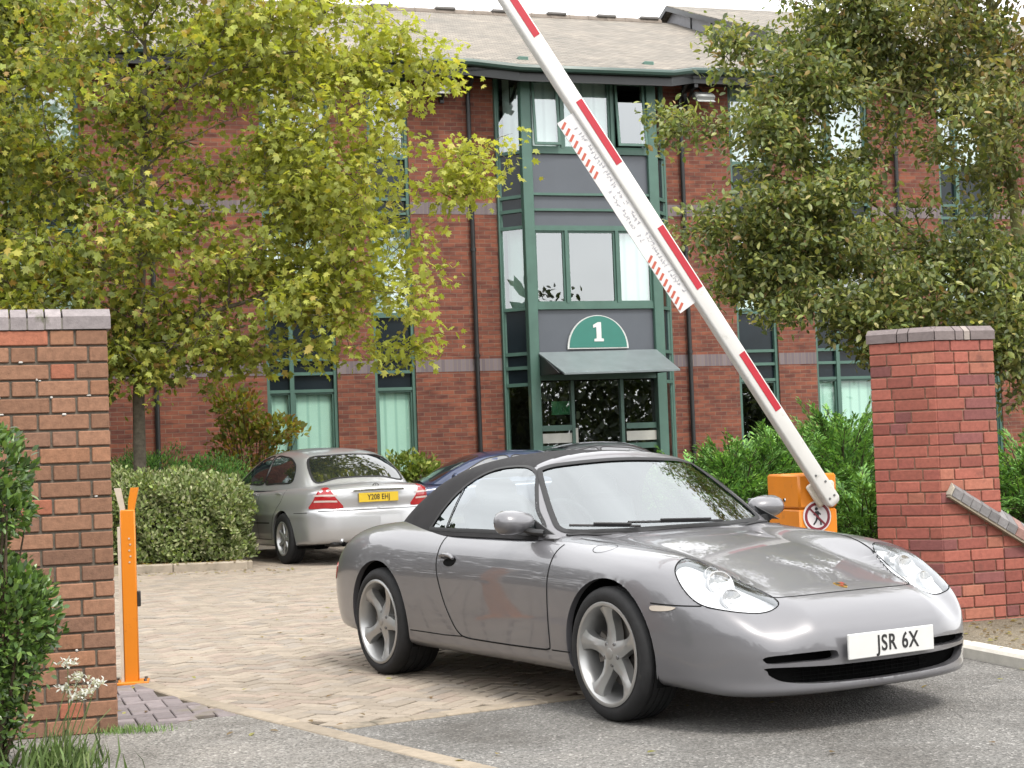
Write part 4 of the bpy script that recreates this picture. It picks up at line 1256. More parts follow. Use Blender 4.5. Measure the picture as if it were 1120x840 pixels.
def make_right_pier():
    root = thing('gate_pier', 'red brick gate pier with angled face, grey coping and a sloping wing wall', 'brick pier', (0, 0, 0))
    F = Vector((2.775, 10.914, 0)); a = FA; d = Vector((math.cos(a), math.sin(a), 0)); nb = Vector((-d.y, d.x, 0))
    W = .455; b = R(-30); db = Vector((math.cos(b), math.sin(b), 0)); nbb = Vector((-db.y, db.x, 0)); WL = .44
    L = F - db * WL; Rr = F + d * W; co = .0767; n = 25
    def col():
        t = rnd.random(); q = rnd.uniform(.82, 1.18)
        c = (.36, .118, .085) if t < .5 else ((.31, .098, .075) if t < .74 else ((.25, .092, .085) if t < .90 else (.39, .15, .10)))
        return tuple(x * q for x in c)
    mb = MB(); S, H, j = .225, .1125, .008
    brick_face(mb, None, (L.x, L.y), b, WL + .003, 0, n, co, S, H, j, col, start=0, loose=True)
    slope = math.tan(R(31.0))
    zc = lambda u: .985 - slope * (u - .03) - .075 if u > W else 9.0
    # right face; low courses carry on as the wing wall
    brick_face(mb, None, (F.x - d.x * .003, F.y - d.y * .003), a, W + .003, 0, n, co, S, H, j, col, start=1, loose=True)
    brick_face(mb, None, (Rr.x, Rr.y), a, 1.7, 0, 8, co, S, H, j, col, start=1, loose=True, sloped=lambda u: .985 - slope * (u + W - .03) - .06)
    e = Rr + nb * .1
    brick_face(mb, None, (e.x, e.y), a + PI / 2, .36, 0, n, co, S, H, j, col)
    bm_ = L + nbb * .1
    bk = Rr + nb * .46
    bl = L + nbb * .40
    brick_face(mb, None, (bl.x, bl.y), b - PI / 2, .30, 0, n, co, S, H, j, col)
    dv = bl - bk
    brick_face(mb, None, (bk.x, bk.y), math.atan2(dv.y, dv.x), dv.length, 0, n, co, S, H, j, col)
    mb.build('brickwork', attr_mat('red_brick', .85, .26, 40, .5, 110, stain=((.17, .07, .055), 6, .60, .15)), root)
    mo = MB(); mo.col = (.33, .205, .145)
    i = .007
    poly = [L + db * i + nbb * i, F + nb * i + d * 0, Rr - d * i + nb * i, bk - d * i - nb * i, bl - nbb * i + db * i]
    mo.prism([(p.x, p.y) for p in poly], 0, 1.914)
    # wing core with a sloping top
    z_at = lambda u: .985 - slope * (u - .03) - .05
    q0 = F + d * W + nb * i; q1 = F + d * (W + 1.55) + nb * i
    mo.extrude([(q0.x, q0.y, 0), (q1.x, q1.y, 0), (q1.x, q1.y, max(.02, z_at(W + 1.55))), (q0.x, q0.y, z_at(W))], nb * .2)
    mo.build('mortar', attr_mat('buff_mortar', .95, .25, 60, .5, 200), root)
    cp = MB(); z0 = 1.917
    def unit(p, dd, nn, u0, u1, T, th=.058, tp=.092, ov=.012, cl=None):
        q = rnd.uniform(.85, 1.18); cp.col = tuple(x * q for x in (cl or (.225, .185, .18)))
        P0 = p + dd * u0
        prof = [(-ov, 0), (-ov, th), (.035, tp), (T, tp), (T, 0)]
        cp.extrude([tuple(P0 + nn * y + Vector((0, 0, z0 + z))) for y, z in prof], dd * (u1 - u0 - .008))
    unit(L, db, nbb, -.012, .20, .24); unit(L, db, nbb, .20, .275, .24); unit(L, db, nbb, .275, .452, .24)
    unit(F, d, nb, .004, .16, .24); unit(F, d, nb, .16, .225, .24); unit(F, d, nb, .225, .275, .24, cl=(.36, .31, .28)); unit(F, d, nb, .275, W + .012, .24)
    cp.col = (.25, .2, .2)
    cen = [L + nbb * .2, F + nb * .2, Rr + nb * .2, bk + nb * .012 + d * .012, bl + nbb * .012]
    cp.prism([(p.x, p.y) for p in cen], z0 + .001, z0 + .0895)
    cp.build('coping', attr_mat('pier_coping', .8, .22, 30, .5, 90), root)
    # ramped coping of brick on edge
    rc = MB(); ang = -math.atan(slope); du = d * math.cos(ang) + Vector((0, 0, math.sin(ang))); up = Vector((-d.x * math.sin(ang), -d.y * math.sin(ang), math.cos(ang)))
    s0 = F + d * .035 + Vector((0, 0, .905)) - nb * .055
    u = 0
    while u < 1.72:
        w = .0775
        q = rnd.uniform(.8, 1.15); rc.col = (.52, .47, .38) if u == 0 else (tuple(x * q for x in (.235, .225, .225)) if rnd.random() > .14 else tuple(x * q for x in (.34, .20, .17)))
        if u == 0: w = .016
        P0 = s0 + du * u
        prof = [(0, 0), (0, .056), (.13, .135), (.27, .056), (.27, 0)]
        rc.extrude([tuple(P0 + nb * y + up * z) for y, z in prof], du * (w - .005)); u += w
    rc.build('ramped_coping', attr_mat('ramp_coping', .8, .25, 30, .5, 90, stain=((.34, .33, .30), 8, .62, .1)), root)
    cm = MB(); cm.col = (.50, .44, .34)
    P0 = s0 + du * .01 + nb * .004
    cm.extrude([tuple(P0 + nb * y + up * z) for y, z in ((.004, -.014), (.004, .050), (.13, .127), (.262, .050), (.262, -.014))], du * 1.69)
    cm.build('ramp_mortar', bpy.data.materials['buff_mortar'], root)
    return root

# ------------------------------------------------------------------ barrier and catch post
def orange_mat(): return plain('orange_enamel', (.80, .25, .012), .38, var=.07, scale=5, spec=.45, dirt=((.45, .15, .03), 15, .60))

def make_barrier():
    a = FA
    root = thing('car_park_barrier', 'raised red and white barrier boom pivoting from an orange housing beside the junipers', 'barrier', (2.000, 10.972, 0), a)
    # local: x along the facade, y away from the camera; front of housing at y=0
    om = orange_mat()
    x0, x1 = -.158, .117
    hb = MB(); hb.box(((x0 + x1) / 2, .225, .45), (x1 - x0, .45, .78), bev=.012); hb.build('housing', om, root, auto=40)
    lid = MB(); lid.box(((x0 + x1) / 2, .225, .957), (x1 - x0 + .006, .456, .226), bev=.014); lid.build('housing_lid', om, root, auto=40)
    bp = MB(); bp.box(((x0 + x1) / 2, .225, .04), (x1 - x0 + .06, .50, .05)); bp.build('base_plate', M_KERB, root)
    lk = MB(); lk.lathe([(0, -.006), (.012, -.006), (.014, 0)], 14, 'X', (x0 - .003, .2, .90)); lk.build('lock', M_CHROME, root)
    al = R(56.8); bd = Vector((-math.cos(al), 0, math.sin(al))); bn = Vector((math.sin(al), 0, math.cos(al)))   # along, across (up right)
    # boom centre line from photo-measured points (world) on the plane 0.1 m in front
    def loc(w): 
        v = Vector(w) - Vector((2.000, 10.972, 0)); c, s = math.cos(a), math.sin(a)
        return Vector((v.x * c + v.y * s, -v.x * s + v.y * c, v.z))
    p_end = loc((1.707, 10.77, 1.497)); p_end.y = -.085
    cen = p_end - bn * .018
    P0 = cen - bd * .74                     # lower end
    white = plain('boom_white', (.74, .73, .70), .42, var=.06, scale=4, dirt=((.46, .44, .39), 13, .60))
    Mb = Matrix((bd, Vector((0, 1, 0)), bn)).transposed()
    bm = MB(); Lb = 4.45
    hh, hw, r = .0525, .038, .018
    sec = []
    for (sy, sz) in ((1, 1), (-1, 1), (-1, -1), (1, -1)):
        for k in range(5):
            t = {(1, 1): 0, (-1, 1): 90, (-1, -1): 180, (1, -1): 270}[(sy, sz)] + k * 22.5
            sec.append((sy * (hw - r) + r * math.cos(R(t)), sz * (hh - r) + r * math.sin(R(t))))
    vs = []; fs = []; m = len(sec)
    for u, sc in ((0, .55), (.012, .82), (.035, 1), (Lb, 1), (Lb + .02, .8)):
        for y, z in sec: vs.append(P0 + Mb @ Vector((u, y * sc, z * sc)))
    for i in range(4):
        for k in range(m): fs.append((i * m + k, (i + 1) * m + k, (i + 1) * m + (k + 1) % m, i * m + (k + 1) % m))
    fs += [tuple(range(m)), tuple(4 * m + k for k in range(m))[::-1]]
    bm.add(vs, fs)
    boom = bm.build('boom', white, root, auto=35)
    red = plain('stripe_red', (.50, .012, .03), .4, var=.08, scale=10)
    # stripe stations: distance along the boom measured from the two ends seen in the photo
    t1 = (loc((1.482, 10.697, 1.874)) - p_end).length
    u_a = .74
    st = [(u_a, u_a + t1)]
    per = .945
    for k in range(1, 4): st.append((u_a + per * k, u_a + per * k + .47))
    for (ua, ub) in st:
        sb = MB(); c = P0 + Mb @ Vector(((ua + ub) / 2, -hw - .0012, .016)); sb.box(c, (ub - ua, .003, .046), M=Mb); sb.build('boom_stripe', red, boom)
        sb = MB(); c = P0 + Mb @ Vector(((ua + ub) / 2, hw + .0012, .016)); sb.box(c, (ub - ua, .003, .046), M=Mb); sb.build('boom_stripe', red, boom)
    # bracket
    br = MB()
    br.box(P0 + Mb @ Vector((.11, .050, -.058)), (.17, .03, .05), M=Mb, bev=.01)
    br.box((.035, -.022, .965), (.10, .05, .12), bev=.015)
    br.build('pivot_bracket', plain('bracket_pale', (.74, .66, .55), .5, var=.1), root, auto=40)
    bo = MB()
    for u, z in ((.06, .02), (.06, -.02), (.17, .02), (.24, -.015)):
        c = P0 + Mb @ Vector((u, -hw - .002, z)); bo.lathe([(0, c.y - .004), (.007, c.y - .004), (.008, c.y + .004)], 10, 'Y', (c.x, 0, c.z))
    bo.build('bolt_heads', M_BOLT, boom)
    # hanging notice board under the boom
    ub = (loc((1.110, 10.577, 2.144)) - P0).dot(bd)
    bw = .14; ln = 1.43
    nb = MB(); c = P0 + Mb @ Vector((ub + ln / 2, -.012, -hh - bw / 2 + .012)); nb.box(c, (ln, .006, bw), M=Mb)
    board = nb.build('notice_board', plain('board_white', (.76, .75, .74), .4, var=.04, scale=6), boom)
    hz = plain('hazard_red', (.52, .10, .055), .45, var=.1)
    hm = MB()
    for grp in (0, 1):
        for k in range(9):
            u = ub + .035 + k * .045 if grp == 0 else ub + ln - .035 - k * .046
            c = P0 + Mb @ Vector((u, -.0165, -hh - bw + .040))
            w = Mb @ Matrix.Rotation(R(28), 3, 'Y')
            hm.box(c, (.017, .002, .050), M=w)
    hm.build('hazard_dashes', hz, board)
    gm = MB(); rr = random.Random(3)
    for row, z0, hgt, u0, u1 in ((0, -hh - .030, .026, ub + .10, ub + ln - .06), (1, -hh - .078, .022, ub + .52, ub + ln - .52)):
        u = u0
        while u < u1:                    # small worn lettering, too fine to read
            w = rr.uniform(.010, .020)
            if rr.random() > .16:
                for q in range(3):
                    c = P0 + Mb @ Vector((u + rr.uniform(0, w), -.0165, z0 + rr.uniform(-.5, .5) * hgt))
                    v = rr.random() < .5
                    gm.box(c, (.0035 if v else w * .8, .0015, hgt * .8 if v else .0035), M=Mb @ Matrix.Rotation(rr.uniform(-.3, .3), 3, 'Y'))
            u += w + .009
    gm.build('worn_lettering', plain('faded_ink', (.42, .42, .46), .6), board)
    # no pedestrians disc
    sc = (-.035, -.004, .790)
    ds = part_empty('prohibition_sign', root, sc)
    q = MB(); q.lathe([(0, -.004), (.100, -.004), (.102, -.002), (.102, .004)], 48); q.build('sign_plate', plain('sign_white', (.76, .72, .72), .35, var=.03), ds, auto=40)
    q = MB(); q.lathe([(.074, -.0055), (.092, -.0055), (.092, -.003), (.074, -.003)], 48, close=True); q.build('sign_ring', plain('sign_ring_red', (.22, .015, .03), .4), ds)
    blk = plain('sign_black', (.015, .012, .018), .45)
    q = MB(); yy = -.0060
    def lim(p1, p2, r1, r2):
        p1 = Vector((p1[0], yy, p1[1])); p2 = Vector((p2[0], yy, p2[1])); d_ = (p2 - p1).normalized(); n_ = Vector((-d_.z, 0, d_.x))
        q.extrude([p1 - n_ * r1, p1 + n_ * r1, p2 + n_ * r2, p2 - n_ * r2], (0, .0015, 0))
    q.lathe([(0, yy), (.0115, yy), (.0115, yy + .002)], 18, c=(-.006, 0, .050))
    lim((-.004, .036), (.002, -.008), .013, .009); lim((.000, -.004), (.022, -.030), .008, .006); lim((.022, -.030), (.024, -.056), .006, .005)
    lim((-.001, -.004), (-.012, -.030), .008, .006); lim((-.012, -.030), (-.030, -.052), .006, .005)
    lim((-.008, .032), (-.026, .010), .006, .005); lim((.004, .030), (.024, .012), .006, .005)
    q.build('walking_figure', blk, ds)
    q = MB(); sl = Matrix.Rotation(R(45), 3, 'Y'); q.box((0, -.0068, 0), (.150, .0014, .012), M=sl); q.build('sign_slash', bpy.data.materials['sign_ring_red'], ds)
    return root

def make_post():
    root = thing('catch_post', 'slim orange barrier catch post with a forked top beside the left brick wall', 'post', (-2.325, 9.95, 0), R(10))
    om = bpy.data.materials['orange_enamel']
    b = MB(); b.box((.006, 0, .52), (.085, .075, 1.02), bev=.006); b.build('post', om, root, auto=40)
    f = MB(); f.extrude([(.010, -.030, 1.025), (.047, -.030, 1.025), (.075, -.030, 1.16), (.028, -.030, 1.16), (.012, -.03, 1.08)], (0, .06, 0)); f.build('fork_arm', om, root)
    f = MB(); f.extrude([(-.040, -.030, .93), (-.005, -.030, .93), (-.008, -.030, 1.04), (-.030, -.030, 1.16), (-.068, -.030, 1.16), (-.038, -.03, 1.04)], (0, .055, 0)); f.build('fork_arm', plain('pale_cream', (.66, .56, .45), .55, var=.15, scale=12), root)  # second arm coloured pale to look like lit metal
    s = MB(); s.box((-.046, -.005, .47), (.018, .06, .92)); s.build('pale_side_strip', bpy.data.materials['pale_cream'], root)  # strip in the same lit tone for the post's paler left face
    p = MB(); p.box((.0, 0, .008), (.21, .17, .018), bev=.004); p.build('base_plate', om, root)
    p = MB()
    for x in (-.08, .085):
        for y in (-.06, .06): p.lathe([(0, .030), (.010, .030), (.010, .015)], 8, 'Z', (x, y, 0))
    p.build('anchor_bolts', M_BOLT, root)
    k = MB(); k.box((.058, -.005, .50), (.022, .055, .09), bev=.004); k.build('sensor_box', M_TRIM, root, auto=40)
    k = MB()
    for i in range(5): k.lathe([(0, -.042), (.0055, -.042), (.0055, -.036)], 10, 'Y', (.012 + (i % 2) * .006, 0, .86 - i * .035))
    k.build('screw_heads', bpy.data.materials['pale_cream'], root)
    return root
# ------------------------------------------------------------------ office building (x along the facade, y into it, z up)
def brick_wall_mat():
    m, nt, p = new_mat('facade_brick')
    uv = nt.nodes.new('ShaderNodeUVMap'); uv.uv_map = 'UVMap'
    def br(c1, c2, mo, off=.5, freq=2):
        b = nd(nt, 'ShaderNodeTexBrick', Scale=1.0); b.offset = off; b.offset_frequency = freq
        b.inputs['Brick Width'].default_value = .225; b.inputs['Row Height'].default_value = .075; b.inputs['Mortar Size'].default_value = .0055
        b.inputs['Mortar Smooth'].default_value = .25; b.inputs['Bias'].default_value = 0
        b.inputs['Color1'].default_value = (*dim(c1), 1); b.inputs['Color2'].default_value = (*dim(c2), 1); b.inputs['Mortar'].default_value = (*dim(mo), 1)
        nt.links.new(uv.outputs[0], b.inputs['Vector']); return b
    b1 = br((.285, .104, .066), (.165, .065, .050), (.225, .16, .122))
    tc = nt.nodes.new('ShaderNodeTexCoord')
    mp = nt.nodes.new('ShaderNodeMapping'); mp.inputs['Scale'].default_value = (1 / .225, 1 / .075, 1)
    nt.links.new(uv.outputs[0], mp.inputs['Vector'])
    n0 = nd(nt, 'ShaderNodeTexNoise', Scale=.55, Detail=2.0, Roughness=.8); nt.links.new(mp.outputs[0], n0.inputs['Vector'])
    r0 = ramp(nt, [(.30, (.66, .66, .70)), (.50, (1, 1, 1)), (.70, (1.26, 1.20, 1.10))]); nt.links.new(n0.outputs['Fac'], r0.inputs['Fac'])
    o = mixc(nt, b1.outputs['Color'], r0.outputs['Color'], 1.0, 'MULTIPLY')
    n1 = nd(nt, 'ShaderNodeTexNoise', Scale=.7, Detail=6.0, Roughness=.6); nt.links.new(tc.outputs['Object'], n1.inputs['Vector'])
    r1 = ramp(nt, [(.3, (.78, .78, .8)), (.7, (1.15, 1.12, 1.08))]); nt.links.new(n1.outputs['Fac'], r1.inputs['Fac'])
    o = mixc(nt, o, r1.outputs['Color'], 1.0, 'MULTIPLY')
    nt.links.new(o, p.inputs['Base Color']); p.inputs['Roughness'].default_value = .9; p.inputs['Specular IOR Level'].default_value = .2
    b = nd(nt, 'ShaderNodeBump', Strength=.6, Distance=.008); b.invert = True
    nt.links.new(b1.outputs['Fac'], b.inputs['Height']); nt.links.new(b.outputs['Normal'], p.inputs['Normal'])
    return m

def soldier_mat():
    m, nt, p = new_mat('soldier_band')
    uv = nt.nodes.new('ShaderNodeUVMap'); uv.uv_map = 'UVMap'
    b = nd(nt, 'ShaderNodeTexBrick', Scale=1.0); b.offset = 0
    b.inputs['Brick Width'].default_value = .075; b.inputs['Row Height'].default_value = .5; b.inputs['Mortar Size'].default_value = .006; b.inputs['Mortar Smooth'].default_value = .2
    b.inputs['Color1'].default_value = (.145, .118, .122, 1); b.inputs['Color2'].default_value = (.098, .078, .085, 1); b.inputs['Mortar'].default_value = (.15, .12, .10, 1)
    nt.links.new(uv.outputs[0], b.inputs['Vector']); nt.links.new(b.outputs['Color'], p.inputs['Base Color']); p.inputs['Roughness'].default_value = .85
    return m

def tile_mat(name='roof_tiles', base=(.275, .245, .212)):
    base = dim(base)
    m, nt, p = new_mat(name)
    uv = nt.nodes.new('ShaderNodeUVMap'); uv.uv_map = 'UVMap'
    b = nd(nt, 'ShaderNodeTexBrick', Scale=1.0); b.offset = .5
    b.inputs['Brick Width'].default_value = .17; b.inputs['Row Height'].default_value = .105; b.inputs['Mortar Size'].default_value = .009; b.inputs['Mortar Smooth'].default_value = .4
    b.inputs['Color1'].default_value = (*[c * 1.2 for c in base], 1); b.inputs['Color2'].default_value = (*[c * .78 for c in base], 1); b.inputs['Mortar'].default_value = (*[c * .45 for c in base], 1)
    nt.links.new(uv.outputs[0], b.inputs['Vector'])
    tc = nt.nodes.new('ShaderNodeTexCoord'); n = nd(nt, 'ShaderNodeTexNoise', Scale=1.2, Detail=8.0, Roughness=.7); nt.links.new(tc.outputs['Object'], n.inputs['Vector'])
    r = ramp(nt, [(.3, (.72, .74, .72)), (.7, (1.2, 1.17, 1.1))]); nt.links.new(n.outputs['Fac'], r.inputs['Fac'])
    o = mixc(nt, b.outputs['Color'], r.outputs['Color'], 1.0, 'MULTIPLY')
    nt.links.new(o, p.inputs['Base Color']); p.inputs['Roughness'].default_value = .85
    bb = nd(nt, 'ShaderNodeBump', Strength=.7, Distance=.02); bb.invert = True
    nt.links.new(b.outputs['Fac'], bb.inputs['Height']); nt.links.new(bb.outputs['Normal'], p.inputs['Normal'])
    return m

def blind_mat(name, base, stripe, vert=True, sc=1.6):
    m, nt, p = new_mat(name)
    tc = nt.nodes.new('ShaderNodeTexCoord')
    w = nd(nt, 'ShaderNodeTexWave', Scale=sc, Distortion=.15); w.bands_direction = 'X' if vert else 'Z'
    nt.links.new(tc.outputs['Object'], w.inputs['Vector'])
    r = ramp(nt, [(0, stripe), (.25, base), (1, base)]); nt.links.new(w.outputs['Fac'], r.inputs['Fac'])
    nt.links.new(r.outputs['Color'], p.inputs['Base Color']); p.inputs['Roughness'].default_value = .8
    return m

def make_building():
    root = thing('office_building', 'three storey red brick office block with dark green window frames and a projecting entrance bay', 'building', (1.536, 30.4, 0), FA)
    BR = brick_wall_mat(); SB = soldier_mat(); RT = tile_mat()
    GF = plain('green_frame', (.080, .165, .130), .45, var=.16, scale=3, spec=.4, dirt=((.11, .19, .15), 2.5, .6))
    SPN = plain('grey_spandrel', (.105, .118, .138), .35, var=.08, scale=2, spec=.4)
    DSP = plain('dark_spandrel_glass', (.014, .022, .028), .16, var=.2, scale=2, spec=.28)
    GL = glass_mat('window_glass', (.86, .92, .90), 2.7, .006, .90, wav=.7); GC = glass_mat('clear_glass', (.90, .96, .93), 1.6, .01, .97, wav=.5)
    BLK = plain('gutter_black', (.014, .016, .016), .45, var=.2)
    GUT = plain('gutter_green', (.035, .075, .06), .4, var=.2, scale=3)
    BLD = blind_mat('pale_green_blind', (.50, .63, .585), (.36, .49, .45)); BLW = blind_mat('white_blind', (.74, .78, .78), (.55, .60, .60), True, 1.3)
    ROOM = plain('room_dark', (.035, .036, .034), .9, var=.5, scale=1.5)
    ROOMB = plain('room_grey', (.20, .20, .21), .9, var=.3, scale=1.2)
    ST = 2.81; Z1 = 8.42; TH = .32
    strips = [(-16.4, -15.2), (-13.3, -12.1), (-10.25, -9.05), (-6.03, -4.80), (-4.13, -3.39), (-1.78, 1.52), (2.88, 3.72), (4.52, 5.86), (7.4, 8.6), (10.2, 11.4)]
    U0, U1 = -19.0, 14.0
    edges = [U0] + [e for s in strips for e in s] + [U1]
    for k in range(0, len(edges), 2):
        a, b = edges[k], edges[k + 1]
        wm = MB(); wm.box(((a + b) / 2, TH / 2, Z1 / 2), (b - a, TH, Z1)); wl_ = wm.build('brick_wall', BR, root, uv=True)
        for (z0, z1) in ((2.73, 2.95), (5.54, 5.755)):
            sm = MB(); sm.box(((a + b) / 2, .10 - .006, (z0 + z1) / 2), (b - a - .004, .20, z1 - z0)); sm.build('soldier_course', SB, wl_, uv=True)
    # side and back walls close the block
    bk = MB(); bk.box((U0 + .16, 6.7, 4.2), (.32, 12.7, 8.4)); bk.box((U1 - .16, 6.7, 4.2), (.32, 12.7, 8.4)); bk.box(((U0 + U1) / 2, 13.2, 4.2), (U1 - U0, .32, 8.4)); bk.build('rear_wall', BR, root, uv=True)
    rm = MB(); rm.box(((U0 + U1) / 2, 2.2, 4.2), (U1 - U0 - .8, .1, 8.3)); rm.build('inner_partition', ROOM, root)
    fl = MB()
    for z in (2.80, 5.61, 8.40): fl.box(((U0 + U1) / 2, 1.30, z - .06), (U1 - U0 - .8, 1.70, .10))
    fl.build('floor_slab', ROOMB, root)
    pr = random.Random(21)

    def pane(u0, u1, z0, z1, y, parent, tilt=0, gl=None):
        p = MB(); w = u1 - u0; h = z1 - z0
        p.box((0, 0, -h / 2), (w, .008, h))
        o = p.build('pane', gl or GL, parent, loc=((u0 + u1) / 2, y, z1))
        if tilt: o.rotation_euler = (-tilt, 0, 0)
        return o

    def window(u0, u1, z0, z1, y=.10, lights=1, blind=None, fw=.055, tilt=None, parent=root, mull=.05, seed=0):
        f = MB()
        f.box(((u0 + u1) / 2, y, z1 - fw / 2), (u1 - u0, .07, fw)); f.box(((u0 + u1) / 2, y, z0 + fw / 2), (u1 - u0, .09, fw))
        xs = [u0 + (u1 - u0) * k / lights for k in range(lights + 1)]
        for k, x in enumerate(xs):
            xx = x + fw / 2 if k == 0 else (x - fw / 2 if k == lights else x)
            f.box((xx, y + .001, (z0 + z1) / 2), (fw if k in (0, lights) else mull, .066, z1 - z0 - 2 * fw))
        w = f.build('window', GF, parent)
        for k in range(lights):
            a = xs[k] + (fw if k == 0 else mull / 2); b = xs[k + 1] - (fw if k == lights - 1 else mull / 2)
            t = tilt[k] if tilt else 0
            if t:
                sf = MB(); hh = z1 - z0 - 2 * fw; ww = b - a
                for (cx, cz, sx, sz) in ((0, -.022, ww, .045), (0, -hh + .022, ww, .045), (-ww / 2 + .022, -hh / 2, .045, hh - .09), (ww / 2 - .022, -hh / 2, .045, hh - .09)):
                    sf.box((cx, 0, cz), (sx, .04, sz))
                so = sf.build('sash', GF, w, loc=((a + b) / 2, y - .05, z1 - fw)); so.rotation_euler = (-t, 0, 0)
            pane(a + .002, b - .002, z0 + fw, z1 - fw, y - (.03 if t else 0) - (.02 if t else 0), w, t, GC if (blind is BLD and z0 < 1) else GL)
        if blind:
            bm_ = MB(); bm_.box(((u0 + u1) / 2, y + .07, (z0 + z1) / 2), (u1 - u0 - .02, .012, z1 - z0)); bm_.build('blind', blind, w)
        return w

    def strip(u0, u1, lights=1, blinds=(None, None, None), y=.10, dark=DSP, top=True):
        fr = MB(); fw = .055
        for x in (u0 + fw / 2, u1 - fw / 2): fr.box((x, y - .012, Z1 / 2), (fw, .10, Z1))
        if lights > 1:
            for k in range(1, lights): fr.box((u0 + (u1 - u0) * (.36 if lights == 2 else k / lights), y - .012, Z1 / 2), (.075, .10, Z1))
        for k in range(3):
            for z in (2.45, 2.75, 3.0, 3.735):
                zz = z + ST * k
                if zz < Z1 - .05: fr.box(((u0 + u1) / 2, y - .004, zz), (u1 - u0, .085, .055))
        fr.build('strip_frame', GF, root)
        for k in range(3):
            a = 2.46 + ST * k; b = min(3.74 + ST * k, Z1)
            dk = MB(); dk.box(((u0 + u1) / 2, y + .03, (a + b) / 2), (u1 - u0 - .02, .02, b - a)); dk.build('spandrel', dark, root)
        for k in range(3):
            z0, z1 = (.30, 2.42) if k == 0 else (3.765 + ST * (k - 1), 2.42 + ST * k)
            if lights == 2:
                m = u0 + (u1 - u0) * .36
                window(u0 + fw, m - .036, z0, z1, y + .012, 1, blinds[k], .03); window(m + .036, u1 - fw, z0, z1, y + .012, 1, blinds[k], .03)
            else: window(u0 + fw, u1 - fw, z0, z1, y + .012, 1, blinds[k], .03)

    strip(-16.4, -15.2, 2, (BLD, None, BLW)); strip(-13.3, -12.1, 2, (BLD, BLW, BLW)); strip(-10.25, -9.05, 2, (None, BLW, BLW))
    strip(-6.03, -4.80, 2, (BLD, BLW, BLW)); strip(-4.13, -3.39, 1, (BLD, BLW, None)); strip(2.88, 3.72, 1, (None, BLD, BLW))
    strip(4.52, 5.86, 2, (BLD, None, BLW)); strip(7.4, 8.6, 2, (None, BLW, BLW)); strip(10.2, 11.4, 2, (BLD, BLW, BLW))

    # ---- entrance bay
    A0 = (-1.78, .0); A1 = (-1.36, -.5); B1 = (1.06, -.5); B0 = (1.52, .0)
    fr = MB()
    for (x, y) in (A1, B1): fr.box((x, y, 4.15), (.19, .17, 8.3), bev=.012)
    for (x, y) in ((-1.735, -.02), (1.475, -.02)): fr.box((x, y, 4.15), (.09, .12, 8.3))
    x0, x1 = A1[0] + .095, B1[0] - .095
    mid = (x0 + x1) / 2; w = x1 - x0
    for z, h in ((2.56, .10), (3.83, .11), (5.23, .09), (6.62, .10), (7.98, .12), (5.56, .045), (5.84, .045)): fr.box((mid, -.498, z), (w, .11, h))
    fr.build('bay_frame', GF, root, auto=40)
    for a, b in ((2.62, 3.77), (5.28, 6.565)): sp = MB(); sp.box((mid, -.475, (a + b) / 2), (w, .04, b - a)); sp.build('spandrel', SPN, root)
    def bay_windows(z0, z1, tilts, blinds):
        xs = [x0, x0 + w * .265, x0 + w * .70, x1]
        for k in range(3):
            window(xs[k] + (.0 if k == 0 else .028), xs[k + 1] - (0 if k == 2 else .028), z0, z1, -.49, 1, blinds[k], .035, (tilts[k],))
        for x in xs[1:3]: mm = MB(); mm.box((x, -.505, (z0 + z1) / 2), (.055, .11, z1 - z0)); mm.build('mullion', GF, root)
    bay_windows(3.885, 5.185, (0, 0, 0), (None, None, BLW))
    bay_windows(6.67, 7.92, (R(5), 0, R(6)), (BLW, BLW, None))
    # canted sides
    for (p, q) in ((A0, A1), (B1, B0)):
        pv = Vector((p[0], p[1], 0)); qv = Vector((q[0], q[1], 0)); d = qv - pv; L = d.length; an = math.atan2(d.y, d.x)
        Mz = Matrix.Rotation(an, 3, 'Z'); c = (pv + qv) / 2
        n = Vector((d.y, -d.x, 0)).normalized()
        rl = MB()
        for k in range(3):
            for z in (2.45, 2.75, 3.0, 3.80):
                zz = z + ST * k
                if zz < 8.3: rl.box((c.x, c.y, zz), (L - .12, .07, .06), M=Mz)
            a, b = 2.46 + ST * k, min(8.3, 3.79 + ST * k)
            dk = MB(); dk.box((c.x - n.x * .02, c.y - n.y * .02, (a + b) / 2), (L - .1, .02, b - a), M=Mz); dk.build('spandrel', DSP, root)
        for sg_ in (-1, 1):
            q = c + d.normalized() * (sg_ * (L / 2 - .075)); rl.box((q.x, q.y, 4.1), (.035, .06, 8.2), M=Mz)
        ww = rl.build('canted_frame', GF, root)
        for k in range(3):
            z0, z1 = (.30, 2.42) if k == 0 else (3.83 + ST * (k - 1), 2.42 + ST * k)
            g = MB(); g.box((c.x, c.y, (z0 + z1) / 2), (L - .12, .008, z1 - z0), M=Mz); g.build('pane', GL, ww)
            if k: g = MB(); g.box((c.x - n.x * .2, c.y - n.y * .2, (z0 + z1) / 2), (L - .16, .01, z1 - z0), M=Mz); g.build('blind', BLD if k == 1 else BLW, ww)
    # entrance doors
    dx = [x0, x0 + w * .275, x0 + w * .30, x0 + w * .70, x0 + w * .735, x1]
    dr = MB()
    for x in (dx[1] + .012, dx[3] + .012): dr.box((x, -.44, 1.25), (.06, .09, 2.5))
    for (a, b) in ((dx[0], dx[1]), (dx[4], dx[5])):
        dr.box(((a + b) / 2, -.44, 1.66), (b - a, .07, .10)); dr.box(((a + b) / 2, -.44, .2), (b - a, .07, .4)); dr.box(((a + b) / 2, -.44, 1.30), (b - a, .07, .10))
    dr.build('door_frame', GF, root)
